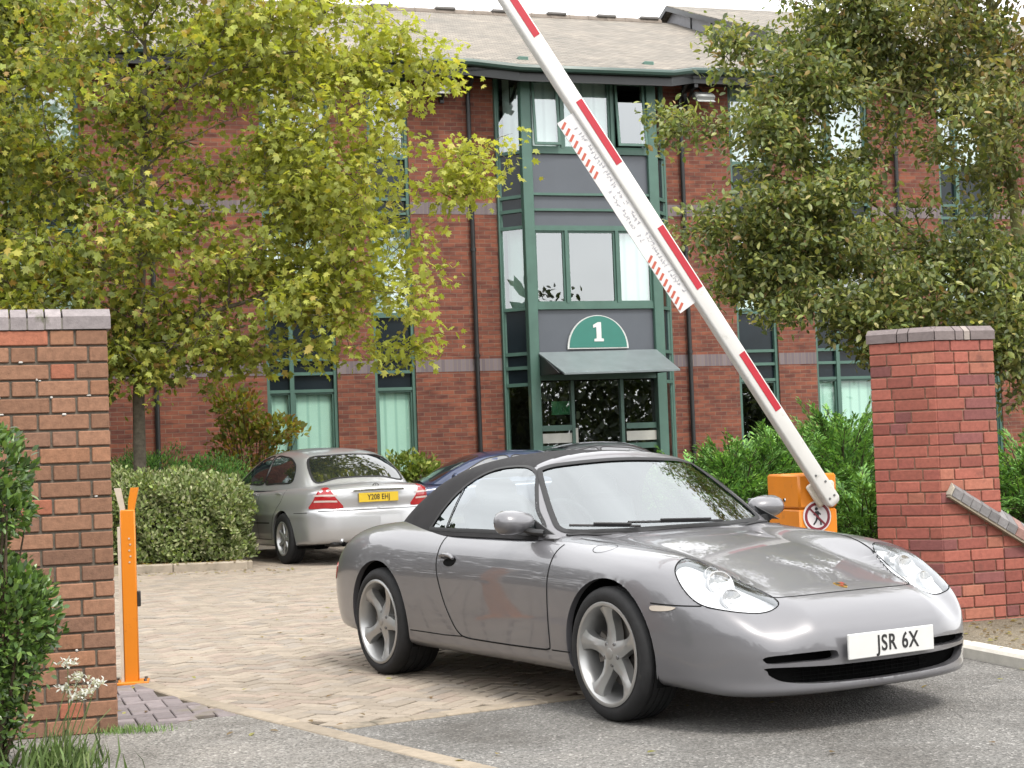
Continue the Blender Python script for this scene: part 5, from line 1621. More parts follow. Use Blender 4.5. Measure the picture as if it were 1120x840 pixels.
    for (a, b) in ((dx[0], dx[1]), (dx[2] + .03, dx[3]), (dx[4], dx[5])):
        d_ = MB(); d_.box(((a + b) / 2, -.42, 1.26), (b - a, .008, 2.46)); do = d_.build('entrance_door', GL, root)
        if a != dx[2] + .03:
            s_ = MB(); s_.box(((a + b) / 2, -.455, 1.48), (b - a - .01, .012, .17)); s_.build('door_band', plain('cream_band', (.60, .60, .54), .5), do)
    dm = MB(); dm.box((dx[2] + .0, -.41, 1.45), (.11, .03, .40)); dm.build('notice_panel', bpy.data.materials['cream_band'], root)
    gs = MB(); gs.box((dx[0] + .46, -.30, 2.02), (.36, .02, .24)); gs.build('green_glow_panel', plain('glow_green', (.06, .42, .16), .4, var=.05), root)  # plain green panel standing in for a green glow inside the doors
    lp = MB(); lp.lathe([(.0, 2.05), (.10, 2.05), (.07, 2.25), (0, 2.25)], 16, 'Z', (-1.62, .55, 0)); lamp = lp.build('lobby_lamp', plain('lamp_shade_warm', (.7, .5, .2), .6), root)
    lm = bpy.data.materials['lamp_shade_warm'].node_tree.nodes['Principled BSDF']; lm.inputs['Emission Color'].default_value = (1, .62, .18, 1); lm.inputs['Emission Strength'].default_value = 1.6
    # canopy over the door
    ca = MB()
    P = [(x0 - .03, -.56, 3.01), (x1 + .01, -.56, 3.03), (x1 + .03, -1.55, 2.61), (x0 + .10, -1.55, 2.59)]
    ca.extrude(P, (0, 0, -.03)); ca.build('canopy', plain('canopy_sheet', (.205, .245, .25), .42, var=.12, scale=4, spec=.4, metal=.1), root)
    cs = MB()
    for x in (x0 - .005, x1 - .02): cs.extrude([(x, -.57, 2.98), (x, -1.56, 2.59), (x, -.57, 2.59)], (.02, 0, 0))
    cs.build('canopy_cheek', BLK, root)
    # ---- roof
    e = -.62; eb = -1.08; yr = 6.5; UR = 4.75
    zr = lambda y: 8.46 + .388 * y
    outl = [(U0 - .3, e), (-2.35, e), (-1.62, eb), (1.28, eb), (1.92, e), (UR - .02, e)]
    rf = MB()
    top = [(x, y, zr(y)) for x, y in outl] + [(UR - .02, yr, zr(yr)), (U0 - .3, yr, zr(yr))]
    rf.extrude(top, (0, 0, -.07))
    rf.extrude([(U0 - .3, yr, zr(yr) - .001), (UR - .02, yr, zr(yr) - .001), (UR - .02, 13.6, 8.2), (U0 - .3, 13.6, 8.2)], (0, 0, -.07))
    ro = rf.build('roof', RT, root, uv=True)
    x = U0
    rg = MB()
    while x < UR - .5: rg.lathe([(.11, x), (.12, x + .02), (.11, x + .04), (.105, x + .452)], 10, 'X', (0, yr, zr(yr) - .03)); x += .45
    rg.build('ridge_tile', plain('ridge_clay', (.24, .20, .165), .85, var=.25, scale=6), ro)
    for x in (-.75, .55, 1.85, 3.05, 4.1, -2.2, -3.8, -5.4, -7.0):
        v = MB(); v.box((x, yr - .02, zr(yr) + .07), (.46, .22, .07), bev=.02); v.build('ridge_vent', plain('vent_grey', (.16, .15, .14), .7), ro)
    # the taller right hand block: same pitch, half a metre up, clad gable side towards the lower roof
    z2 = lambda y: 8.97 + .372 * y
    LEAD = plain('lead_cladding', (.30, .30, .32), .6, var=.18, scale=3, dirt=((.20, .20, .21), 2, .6))
    wb = MB(); wb.extrude([(UR, .02, 8.2), (UR, .02, z2(0) - .12), (UR, yr, z2(yr) - .12), (UR, 13.0, z2(0) - .12), (UR, 13.0, 8.2)], (.10, 0, 0)); wb.build('clad_gable', LEAD, root)
    for k in range(1, 6):
        sm2 = MB(); y = .3 + k * 1.05; sm2.box((UR - .012, y, (zr(y) + z2(y)) / 2 - .1), (.03, .03, z2(y) - zr(y) - .1)); sm2.build('cladding_seam', BLK, root)
    ub = MB(); ub.box(((UR + U1) / 2 + .05, TH / 2, (8.42 + 8.90) / 2), (U1 - UR - .1, TH, .48)); ub.build('upper_brickwork', BR, root, uv=True)
    r2 = MB(); v0 = UR - .18
    r2.extrude([(v0, e, z2(e)), (U1 + .3, e, z2(e)), (U1 + .3, yr, z2(yr)), (v0, yr, z2(yr))], (0, 0, -.07))
    r2.extrude([(v0, yr, z2(yr) - .001), (U1 + .3, yr, z2(yr) - .001), (U1 + .3, 13.6, z2(0) - .2), (v0, 13.6, z2(0) - .2)], (0, 0, -.07))
    r2o = r2.build('upper_roof', RT, root, uv=True)
    ve = MB(); ve.extrude([(v0 - .02, e, z2(e) - .02), (v0 - .02, yr, z2(yr) - .02), (v0 - .02, yr, z2(yr) - .13), (v0 - .02, e, z2(e) - .13)], (.04, 0, 0)); ve.extrude([(v0 - .02, yr, z2(yr) - .02), (v0 - .02, 13.6, z2(0) - .22), (v0 - .02, 13.6, z2(0) - .33), (v0 - .02, yr, z2(yr) - .13)], (.04, 0, 0)); ve.build('verge_board', BLK, r2o)
    g2 = MB(); g2.tube([(v0, e - .05, z2(e) - .085), (U1 + .3, e - .05, z2(e) - .085)], .065, 8); g2.build('gutter', GUT, root, auto=40)
    s2 = MB(); s2.box(((v0 + U1) / 2 + .2, -.29, z2(e) - .20), (U1 - v0 + .2, .62, .14)); s2.build('soffit', BLK, root)
    gpts = [(x, y - .05, zr(y) - .085) for x, y in outl]
    gt = MB(); gt.tube(gpts, .065, 8); gt.build('gutter', GUT, root, auto=40)
    fa = MB()
    for (p, q) in zip(outl[:-1], outl[1:]):
        fa.extrude([(p[0], p[1] + .02, zr(p[1]) - .08), (q[0], q[1] + .02, zr(q[1]) - .08), (q[0], q[1] + .02, zr(q[1]) - .30), (p[0], p[1] + .02, zr(p[1]) - .30)], (0, .03, 0))
    fa.build('fascia', BLK, root)
    sf = MB(); sf.extrude([(x, y + .02, 8.02 if y == e else 7.99) for x, y in outl] + [(UR - .02, .0, 8.03), (U0 - .3, .0, 8.03)], (0, 0, -.03)); sf.build('soffit', BLK, root)
    for x in (-2.75, -1.45, 1.12, 1.98, -5.5, -8.3, 4.1, 6.6):
        bk2 = MB(); bk2.box((x, -.30, 7.93), (.07, .56, .16)); bk2.box((x, -.04, 7.78), (.07, .06, .5))
        bk2.tube([(x, -.52, 7.92), (x, -.06, 7.60)], .03, 6)
        bk2.build('eaves_bracket', BLK, root)
    for x in (-2.27, 1.86, -7.9, 6.4):
        p = MB(); p.tube([(x, -.60, 8.12), (x, -.50, 8.0), (x, -.10, 7.75), (x, -.07, 7.6), (x, -.07, 0)], .042, 10)
        for z in (1.2, 3.0, 4.9, 6.8): p.lathe([(.055, -.03), (.055, .03)], 12, 'Z', (x, -.07, z))
        p.build('downpipe', BLK, root, auto=40)
    # ---- things fixed to the front: number sign, floodlights
    c, s = math.cos(FA), math.sin(FA)
    wpos = lambda x, y, z: (1.536 + x * c - y * s, 30.4 + x * s + y * c, z)
    sg = thing('number_sign', 'green half round sign with white number 1 above the entrance canopy', 'sign', wpos(-.135, -.505, 3.06), FA)
    arc = lambda r, k=28: [(r * math.cos(PI * i / k), 0, r * 1.03 * math.sin(PI * i / k)) for i in range(k + 1)]
    q = MB(); q.extrude(arc(.585), (0, -.035, 0)); q.build('sign_border', plain('sign_border_white', (.66, .68, .66), .4), sg)
    q = MB(); q.extrude([(x, -.036, z + .022) for x, _, z in arc(.550)], (0, -.006, 0)); q.build('sign_face', plain('sign_face_green', (.03, .20, .155), .35, var=.05), sg)
    q = MB(); q.extrude([(x, -.0425, z) for x, z in ((-.075, .13), (.105, .13), (.105, .175), (.062, .185), (.062, .475), (.0, .475), (-.09, .425), (-.09, .375), (-.030, .390), (-.030, .185), (-.075, .175))], (0, -.006, 0))
    q.build('numeral', plain('numeral_white', (.78, .78, .76), .4), sg)
    for x, lab in ((-2.9, 'grey floodlight under the eaves left of the entrance bay'), (2.2, 'grey floodlight under the eaves right of the entrance bay')):
        f_ = thing('floodlight', lab, 'floodlight', wpos(x, -.40, 7.72), FA, 'floodlights under the eaves')
        q = MB(); q.box((0, 0, 0), (.40, .22, .13), bev=.03, M=Matrix.Rotation(R(28), 3, 'X')); q.build('lamp_body', plain('lamp_grey', (.30, .31, .30), .45, metal=.3), f_, auto=40)
        q = MB(); q.box((0, -.055, -.075), (.35, .18, .015), M=Matrix.Rotation(R(28), 3, 'X')); q.build('lamp_glass', plain('flood_glass', (.72, .73, .72), .15, spec=.6), f_)
        q = MB(); q.tube([(0, .02, .04), (0, .20, .20), (0, .36, .22)], .02, 8); q.build('lamp_bracket', BLK, f_)
    return root
# ------------------------------------------------------------------ plants
T_OVAL = (np.array([(0, 0, 0), (-.22, .28, .05), (-.24, .62, .05), (0, 1, -.06), (.24, .62, .05), (.22, .28, .05)], float), [(0, 3, 2, 1), (0, 5, 4, 3)])
T_MAPLE = (np.array([(0, 0, 0), (-.20, .16, .03), (-.52, .30, -.05), (-.27, .46, .04), (-.40, .78, -.06), (-.14, .70, .03), (0, 1.05, -.12), (.14, .70, .03), (.40, .78, -.06), (.27, .46, .04), (.52, .30, -.05), (.20, .16, .03)], float),
           [(0, 3, 2, 1), (0, 5, 4, 3), (0, 6, 5), (0, 7, 6), (0, 9, 8, 7), (0, 11, 10, 9)])
T_BLADE = (np.array([(-.03, 0, 0), (-.04, .45, .05), (0, 1, -.15), (.04, .45, .05), (.03, 0, 0)], float), [(0, 4, 3, 1), (1, 3, 2)])
T_LANCE = (np.array([(-.08, 0, 0), (-.16, .45, .05), (0, 1, -.1), (.16, .45, .05), (.08, 0, 0)], float), [(0, 4, 3, 1), (1, 3, 2)])

def leaf_mesh(name, C, D, N, size, cols, tpl, mat, parent, seed=1):
    """C base points, D growth directions, N facing normals (n,3); size (n,); cols (n,3)"""
    T, F = tpl; n = len(C); k = len(T)
    D = D / np.maximum(np.linalg.norm(D, axis=1)[:, None], 1e-9)
    X = np.cross(D, N); X /= np.maximum(np.linalg.norm(X, axis=1)[:, None], 1e-9)
    Z = np.cross(X, D)
    V = C[:, None, :] + size[:, None, None] * (T[None, :, 0:1] * X[:, None, :] + T[None, :, 1:2] * D[:, None, :] + T[None, :, 2:3] * Z[:, None, :])
    V = V.reshape(-1, 3)
    base = (np.arange(n) * k)
    me = bpy.data.meshes.new(name)
    lt = np.array([len(f) for f in F], np.int32); flat = np.concatenate([np.array(f) for f in F])
    loops = (base[:, None] + flat[None, :]).ravel().astype(np.int32)
    tot = np.tile(lt, n); start = np.concatenate([[0], np.cumsum(tot)[:-1]]).astype(np.int32)
    me.vertices.add(len(V)); me.vertices.foreach_set('co', V.astype(np.float32).ravel())
    me.loops.add(len(loops)); me.loops.foreach_set('vertex_index', loops)
    me.polygons.add(len(tot)); me.polygons.foreach_set('loop_start', start)
    try: me.polygons.foreach_set('loop_total', tot)
    except Exception: pass
    me.update(calc_edges=True)
    vcol(me, np.repeat(cols, k, axis=0))
    return link(name, me, mat, parent)

def rdir(n): 
    v = nrs.normal(size=(n, 3)); return v / np.linalg.norm(v, axis=1)[:, None]

def pick_cols(n, pal, wts, var=.22):
    pal = np.array(pal); i = nrs.choice(len(pal), n, p=np.array(wts) / sum(wts))
    b = np.clip(1 + nrs.normal(0, var, (n, 1)), .5, 1.6)
    return pal[i] * b

def ell_pts(n, c, r, shell=0.0):
    d = rdir(n); u = nrs.uniform(shell ** 3, 1, (n, 1)) ** (1 / 3)
    return np.array(c) + d * u * np.array(r)

def bark_mat(name, base): return plain(name, base, .9, var=.4, scale=18, bump=.7, bscale=35, spec=.15, dirt=((base[0] * .6, base[1] * .75, base[2] * .5), 4, .58))

def make_tree(name, label, cat, base, trunk, lobes, n_cl, leaves, lsize, pal, wts, tpl, lm, bm, sub=(5, .42, .26), tint=None, droop=.35, group=None, limb_r=.035):
    """trunk: [(x,y,z,r)] relative to base; lobes: [(centre, radii, weight)] in world space"""
    root = thing(name, label, cat, base, 0, group)
    B = np.array(base)
    tk = MB(); tk.tube([t[:3] for t in trunk], [t[3] for t in trunk], 12)
    tr = tk.build('trunk', bm, root, smooth=True)
    TP = np.array([t[:3] for t in trunk]); Tz = TP[:, 2]
    w = np.array([l_[2] for l_ in lobes], float); w /= w.sum()
    cl = []
    for i, l_ in enumerate(lobes):
        m = max(1, int(round(n_cl * w[i]))); cl.append(ell_pts(m, l_[0], l_[1], .25))
    CL = np.concatenate(cl) - B
    lim = MB(); LC = []; LD = []
    zmin, zmax = Tz[-1] * .30, Tz[-1]
    tz = np.linspace(zmin, zmax, 26)
    nodes = [np.stack([np.interp(tz, Tz, TP[:, 0]), np.interp(tz, Tz, TP[:, 1]), tz], 1)]
    nrad = [np.interp(tz, Tz, [t[3] for t in trunk])]
    tdir = [np.tile((0., 0., 1.), (26, 1))]
    far = np.hypot(CL[:, 0], CL[:, 1])
    order = np.concatenate([nrs.permutation(np.where(far > np.percentile(far, 55))[0])[:11], np.argsort(far)])
    done = set()
    for ci in order:
        if ci in done: continue
        done.add(ci); c = CL[ci]
        NP = np.concatenate(nodes); NR = np.concatenate(nrad); ND = np.concatenate(tdir)
        dv = c - NP; ds = np.linalg.norm(dv, axis=1)
        cost = ds + .9 * np.clip(NP[:, 2] - c[2] + .25 * ds, 0, None) - .35 * (dv * ND).sum(1) + .25 / (NR * 40 + .2)
        k = int(np.argmin(cost)); s = NP[k]; L = ds[k]
        if L < .05: continue
        t1 = ND[k] * .45 + dv[k] / L * .55 + np.array([0, 0, .25])
        mid = s + t1 / np.linalg.norm(t1) * L * .45
        ts = np.linspace(0, 1, 8)[:, None]
        P = s * (1 - ts) ** 2 + 2 * mid * ts * (1 - ts) + c * ts * ts + nrs.normal(0, .012, (8, 3)) * (ts * (1 - ts) * 4)
        r0 = min(NR[k] * .72, limb_r * (.28 + .42 * L))
        rr = r0 * (1 - .8 * ts[:, 0]) + .002
        lim.tube([tuple(p) for p in P], list(rr), 6, cap=False)
        nodes.append(P[2:]); nrad.append(rr[2:]); tdir.append(np.gradient(P, axis=0)[2:] / np.maximum(np.linalg.norm(np.gradient(P, axis=0)[2:], axis=1)[:, None], 1e-6))
        nsub, rad, spread = sub
        for q in range(nsub):
            d = rdir(1)[0]; d[2] = d[2] * .7 + .1
            st = P[nrs.randint(3, 8)]
            e = st + d * nrs.uniform(.4, 1) * rad + np.array([0, 0, -droop * .12])
            lim.tube([tuple(st), tuple((st + e) / 2 + np.array([0, 0, .03])), tuple(e)], [.006, .005, .002], 4, cap=False)
            LC.append(e); LD.append(e - st)
            LC.append((st + e) / 2); LD.append(e - st)
    lim.build('limbs', bm, tr, smooth=True)
    LC = np.array(LC); LD = np.array(LD); m = len(LC)
    i = nrs.randint(0, m, leaves)
    clv = nrs.uniform(0, 1, m)               # each spray has a character of its own
    off = nrs.normal(0, sub[2] * .5, (leaves, 3)); off[:, 2] *= .6
    C = LC[i] + off
    D = LD[i] * .6 + rdir(leaves) * .35 + np.array([0, 0, -droop]) * .5
    N = rdir(leaves) * .75 + np.array([0, 0, .8])
    size = lsize * np.clip(nrs.normal(1, .25, leaves), .5, 1.6)
    cols = pick_cols(leaves, pal, wts, .18) * (0.78 + .44 * clv[i][:, None])
    if tint is not None: cols = tint(C + B, cols, clv[i])
    leaf_mesh('crown', C, D, N, size, np.clip(cols, .004, .7), tpl, lm, root)
    return root

def make_shrub(name, label, cat, base, lobes, n, lsize, pal, wts, tpl, lm, up=.4, shell=.75, group=None, stems=None, noise=.18, kind=None, core=None, size_v=.25, flat=0):
    """leaves massed near the outer shell of overlapping lobes (world centre, radii)"""
    root = thing(name, label, cat, base, 0, group); B = np.array(base)
    w = np.array([l_[1][0] * l_[1][1] + l_[1][1] * l_[1][2] + l_[1][0] * l_[1][2] for l_ in lobes]); w = w / w.sum()
    Cs = []; Ds = []
    for (c, r), ww in zip(lobes, w):
        m = int(n * ww); d = rdir(m)
        # lumpy outline
        ph = nrs.uniform(0, 6, 6)
        f = 1 + noise * (np.sin(d[:, 0] * 5 + ph[0]) * np.sin(d[:, 1] * 6 + ph[1]) + np.sin(d[:, 2] * 7 + ph[2]) * np.sin(d[:, 0] * 9 + ph[3]))
        u = nrs.uniform(shell, 1.0, m) ** .7
        p = d * (u * f)[:, None] * np.array(r); Cs.append(np.array(c) + p); Ds.append(d)
    C = np.concatenate(Cs); D = np.concatenate(Ds)
    ok = C[:, 2] > .03; C = C[ok]; D = D[ok]; m = len(C)
    dirs = D * .7 + rdir(m) * .55 + np.array([0, 0, up]); N = D * .6 + rdir(m) * .55 + np.array([0, 0, .6])
    cols = pick_cols(m, pal, wts, .2)
    leaf_mesh('foliage', C - B, dirs, N, lsize * np.clip(nrs.normal(1, size_v, m), .4, 1.7), np.clip(cols, .004, .7), tpl, lm, root)
    st = MB()
    for (c, r) in lobes:
        for k in range(stems or 5):
            e = np.array(c) + rdir(1)[0] * np.array(r) * .8 - B
            s = np.array([nrs.normal(0, .05), nrs.normal(0, .05), 0])
            st.tube([tuple(s), tuple((s + e) / 2 + nrs.normal(0, .03, 3)), tuple(e)], [.014, .009, .003], 5, cap=False)
    st.build('stems', M_BARK, root, smooth=True)
    return root

def make_juniper(name, label, base, lobes, pal, wts, lm):
    """arching flat sprays thrown out from a low crown, one above the other"""
    root = thing(name, label, 'juniper bush', base, 0, 'junipers in the right bed'); B = np.array(base)
    st = MB(); CC = []; DD = []; NN = []; SS = []; KK = []
    for c, r in lobes:
        c = np.array(c) - B; r = np.array(r)
        for k in range(int(150 * r[0] / .55)):
            az = nrs.uniform(0, 2 * PI); el = R(8 + 72 * nrs.uniform() ** 1.5) if nrs.rand() < .85 else R(nrs.uniform(-10, 10))
            out = np.array([math.cos(az) * math.cos(el), math.sin(az) * math.cos(el), math.sin(el)])
            tip = c + out * r * nrs.uniform(.72, 1.12)
            s0 = c * np.array([1, 1, .35]) + nrs.normal(0, .06, 3)
            h = np.array([math.cos(az), math.sin(az), 0])
            mid = (s0 + tip) / 2 + np.array([0, 0, .24]) - h * .06
            end = tip + h * .13 - np.array([0, 0, nrs.uniform(.02, .14)])
            t = np.linspace(0, 1, 9)[:, None]
            P = s0 * (1 - t) ** 2 + 2 * mid * t * (1 - t) + end * t * t
            st.tube([tuple(p) for p in P[::2]], [.010, .008, .006, .004, .002], 4, cap=False)
            m = nrs.randint(95, 150); u = nrs.uniform(.42, 1.0, m) ** .8
            Q = s0 * (1 - u[:, None]) ** 2 + 2 * mid * (u * (1 - u))[:, None] + end * (u ** 2)[:, None]
            T = 2 * (mid - s0) * (1 - u)[:, None] + 2 * (end - mid) * u[:, None]; T /= np.linalg.norm(T, axis=1)[:, None]
            L = np.cross(T, np.array([0, 0, 1.])); L /= np.maximum(np.linalg.norm(L, axis=1)[:, None], 1e-6)
            w = (.115 * np.clip((1.04 - u) / .5, .12, 1))[:, None]; sd = nrs.uniform(-1, 1, (m, 1))
            CC.append(Q + L * sd * w + np.array([0, 0, 1.]) * (nrs.normal(0, .014, (m, 1)) - .02 * np.abs(sd)))
            DD.append(T * .75 + L * sd * .75 + nrs.normal(0, .18, (m, 3)) + np.array([0, 0, .12]))
            NN.append(np.cross(L, T) * np.sign(np.cross(L, T)[:, 2:3] + 1e-6) + nrs.normal(0, .35, (m, 3)))
            SS.append(.040 * np.clip(nrs.normal(1, .25, m), .5, 1.6)); KK.append(np.full(m, nrs.uniform(.82, 1.18)))
    C = np.concatenate(CC); D = np.concatenate(DD); N = np.concatenate(NN); S = np.concatenate(SS); K = np.concatenate(KK)
    ok = C[:, 2] > 0; C, D, N, S, K = C[ok], D[ok], N[ok], S[ok], K[ok]
    cols = pick_cols(len(C), pal, wts, .16) * K[:, None]
    leaf_mesh('foliage', C, D, N, S, np.clip(cols, .004, .7), T_LANCE, lm, root)
    st.build('stems', M_BARK, root, smooth=True)
    return root

def make_plants():
    global M_BARK
    M_BARK = bark_mat('twig_bark', (.10, .075, .05))
    bark_l = bark_mat('maple_bark', (.17, .145, .11)); bark_r = bark_mat('green_bark', (.21, .20, .085))
    LM = leaf_mat('maple_leaf', .48); LR = leaf_mat('dense_leaf', .38, .42, .45); LJ = leaf_mat('juniper_leaf', .22, .6, .25); LH = leaf_mat('hedge_leaf', .25, .5, .35); LS = leaf_mat('glossy_leaf', .22, .32, .5)
    # ---- left maple
    def tintL(P, c, k):
        t = np.clip((P[:, 0] + 4.6) / 4.2, 0, 1)[:, None]         # the outer right hand boughs have turned yellow-green
        y = np.array([.70, .74, .14]); return c * (1 - .62 * t) + y * (.62 * t) * (.75 + .5 * k[:, None])
    lob = [((-4.4, 22, 5.0), (2.5, 2.0, 2.7), 9), ((-2.2, 21.7, 5.2), (1.2, 1.2, 1.5), 3.6), ((-2.4, 22, 6.9), (1.35, 1.3, .75), 2.2), ((-2.35, 21.6, 3.35), (.85, .9, .75), 1.9), ((-6.2, 22, 3.3), (1.3, 1.3, 1.0), 2), ((-4.4, 22.3, 7.7), (2.2, 1.8, .9), 2.6),
           ((-.35, 21.4, 5.1), (.32, .3, .3), .35), ((-.75, 21.5, 4.55), (.3, .3, .25), .3), ((-.85, 21.6, 6.35), (.35, .3, .25), .35), ((-1.45, 21.4, 2.55), (.14, .2, .18), .16), ((-1.35, 21.4, 3.4), (.25, .3, .3), .3), ((-4.0, 21.6, 2.65), (1.2, 1.0, .40), 1.3), ((-5.9, 21.7, 2.7), (1.1, .9, .55), 1.4), ((-6.2, 21.8, 5.6), (1.0, 1.2, 1.6), 1.6)]
    make_tree('maple_tree', 'tall maple with yellow-green autumn leaves standing behind the clipped hedge', 'tree', (-4.95, 22.0, .08),
              [(0, 0, 0, .10), (.0, 0, .9, .088), (.01, 0, 2.0, .08), (.06, .02, 3.2, .065), (.14, 0, 4.6, .048), (.2, .05, 6.2, .03), (.25, .05, 7.9, .010)],
              lob, 310, 36000, .094, [(.34, .40, .085), (.44, .48, .10), (.56, .54, .11), (.21, .26, .065), (.50, .32, .12), (.66, .52, .11)], [4, 4, 2.2, 3, .8, .6], T_MAPLE, LM, bark_l, tint=tintL, sub=(5, .52, .34))
    make_tree('slender_tree', 'thin dark stemmed tree at the left edge, behind the brown brick wall', 'tree', (-7.6, 23.8, .08),
              [(0, 0, 0, .08), (.1, 0, 2.5, .065), (.25, 0, 5, .05), (.45, 0, 7.2, .03), (.5, 0, 8.4, .01)],
              [((-7.6, 23.8, 5.0), (1.7, 1.5, 2.6), 4), ((-7.0, 23.6, 7.6), (1.6, 1.2, 1.2), 3)], 95, 16000, .09, [(.32, .38, .085), (.42, .45, .10), (.52, .50, .11), (.21, .25, .065)], [3, 3, 1.5, 2], T_MAPLE, LM, bark_l)
    # ---- right tree
    def tintR(P, c, k):
        t = (np.clip((P[:, 0] - 3.4) / 1.4, 0, 1) * np.clip((P[:, 2] - 3.6) / 1.5, 0, 1))[:, None]   # rusty patch high on the right
        m = (k > .62)[:, None]; br = np.array([.46, .27, .14]); return np.where(m, c * (1 - .6 * t) + br * .6 * t, c)
    lob = [((4.5, 16.6, 4.5), (1.9, 1.9, 1.9), 8), ((2.75, 16, 3.35), (.80, .9, .72), 2.8), ((2.85, 16.2, 4.45), (.65, .8, .7), 2.0), ((1.75, 15.9, 4.28), (.22, .25, .12), .22), ((2.1, 15.9, 3.25), (.35, .3, .30), .55), ((4.2, 16.5, 5.9), (1.6, 1.3, .7), 2.4), ((2.7, 16, 2.65), (.62, .8, .38), 1.1), ((3.6, 16, 2.55), (.95, .9, .55), 2.4), ((5.0, 16.2, 2.4), (1.2, 1.0, .75), 3.0), ((4.2, 15.8, 2.15), (.9, .7, .35), 1.4), ((3.35, 16.2, 5.3), (.55, .7, .5), 1.1), ((2.25, 16, 5.0), (.22, .3, .22), .3), ((4.7, 16.8, 7.3), (1.8, 1.8, 1.5), 4.5)]
    make_tree('leafy_tree', 'dense dark green tree with rusty patches leaning over the right gate pier', 'tree', (5.30, 16.7, .06),
              [(0, 0, 0, .11), (-.02, 0, .8, .10), (-.06, 0, 1.8, .09), (-.12, 0, 2.8, .07), (-.2, 0, 3.8, .055), (-.3, 0, 4.8, .045), (-.35, 0, 6.2, .03), (-.3, 0, 8.2, .01)],
              lob, 390, 92000, .066, [(.20, .26, .085), (.30, .34, .105), (.41, .42, .145), (.13, .17, .06), (.46, .31, .15), (.52, .46, .18)], [4, 4, 2.4, 3, .4, .5], T_OVAL, LR, bark_r, sub=(5, .36, .22), tint=tintR, droop=.2, limb_r=.03)
    # ---- junipers in the right bed
    jp = [(.17, .36, .09), (.24, .47, .11), (.34, .58, .14), (.09, .19, .06)]
    jw = [4, 4, 1.6, 2]
    jun = [('wide green juniper rising behind the bonnet of the grey convertible', (1.50, 13.7), [((1.50, 13.7, .72), (.62, .75, .60)), ((1.05, 13.9, .80), (.42, .5, .42)), ((1.75, 13.3, .9), (.42, .5, .5))], 9000),
           ('tall green juniper directly behind the orange barrier housing', (2.15, 13.6), [((2.15, 13.6, .78), (.55, .65, .66)), ((2.3, 13.2, .55), (.45, .5, .5))], 8000),
           ('tallest green juniper beside the left edge of the brick gate pier', (2.75, 14.0), [((2.75, 14.0, .95), (.70, .75, .68)), ((2.45, 14.3, 1.05), (.45, .5, .55))], 9500),
           ('low green juniper between orange housing and brick gate pier', (2.55, 12.1), [((2.52, 12.1, .50), (.45, .5, .56)), ((2.35, 12.4, .3), (.5, .5, .40))], 8000),
           ('green juniper to the right of the brick gate pier', (4.25, 13.6), [((4.25, 13.6, .72), (.75, .8, .72)), ((4.7, 13.3, .55), (.7, .7, .6))], 8000)]
    for lab, (x, y), lobes, n in jun:
        make_juniper('juniper', lab, (x, y, .06), lobes, jp, jw, LJ)
    make_shrub('groundcover_juniper', 'bright green low bush behind the clipped hedge at the maple trunk', 'shrub', (-4.75, 22.9, .08), [((-5.0, 22.9, .95), (.8, .6, .55)), ((-4.2, 23.1, .95), (.6, .5, .45))], 12000, .05, jp, jw, T_LANCE, LJ, up=.5, shell=.5)
    # ---- clipped hedge
    hr = thing('clipped_hedge', 'clipped pale green hedge beside the silver saloon', 'hedge', (-5.06, 20.72, .08))
    n = 21000; L = 3.3
    u = nrs.uniform(0, 1, n); X = nrs.uniform(-L / 2, L / 2, n); Y = np.zeros(n); Z = np.zeros(n); Nn = np.zeros((n, 3))
    bump = lambda a, b: .085 * np.sin(a * 4.1 + 1) * np.sin(b * 5.3 + .5) + .05 * np.sin(a * 11 + b * 8) + .04 * np.sin(a * 2.2 + 2)
    f = u < .60; Z[f] = nrs.uniform(.02, 1.06, f.sum()); Y[f] = -.66 + bump(X[f], Z[f]) - nrs.uniform(-.16, .03, f.sum()) * -1 * 0 + nrs.uniform(0, .15, f.sum()) + .10 * np.clip(Z[f] - .85, 0, 1); Nn[f] = (0, -1, .2)
    t = (u >= .60) & (u < .87); Y[t] = nrs.uniform(-.66, .66, t.sum()); Z[t] = 1.05 + bump(X[t], Y[t] * 2) + nrs.uniform(-.12, .04, t.sum()); Nn[t] = (0, 0, 1)
    e = u >= .87; X[e] = L / 2 + nrs.uniform(-.14, .03, e.sum()) + 0; Y[e] = nrs.uniform(-.66, .66, e.sum()); Z[e] = nrs.uniform(.02, 1.06, e.sum()); X[e] += bump(Y[e] * 2, Z[e]); Nn[e] = (1, 0, .2)
    rr_ = 1 - .0; Z = Z - .16 * np.abs(Y / .66) ** 4 * (Z / 1.05) - .15 * np.abs(X / (L / 2)) ** 8 * (Z / 1.05); Y = Y * .86 * (1 - .10 * np.clip(Z - .6, 0, 1))
    C = np.stack([X, Y, Z], 1); D = Nn * .6 + rdir(n) * .7 + np.array([0, 0, .35]); N = Nn * .7 + rdir(n) * .6
    cols = pick_cols(n, [(.28, .35, .13), (.40, .44, .21), (.19, .26, .08), (.55, .56, .31), (.32, .42, .10)], [4, 3, 3, 1.2, 1.5], .22)
    leaf_mesh('foliage', C, D, N, .058 * np.clip(nrs.normal(1, .25, n), .5, 1.5), np.clip(cols, .01, .6), T_OVAL, LH, hr)
    cb = MB(); cb.box((0, .02, .44), (L - .36, .80, .78), bev=.12); cb.build('hedge_core', plain('core_shade', (.035, .035, .018), .95, var=.6, scale=25, bump=.6, bscale=30), hr)  # solid dark box put in for the shade inside the hedge
    st = MB()
    for k in range(26):
        x = nrs.uniform(-L / 2 + .1, L / 2 - .1); st.tube([(x, -.40, -.02), (x + nrs.normal(0, .05), -.44, .35)], [.014, .008], 5)
    st.build('stems', M_BARK, hr)
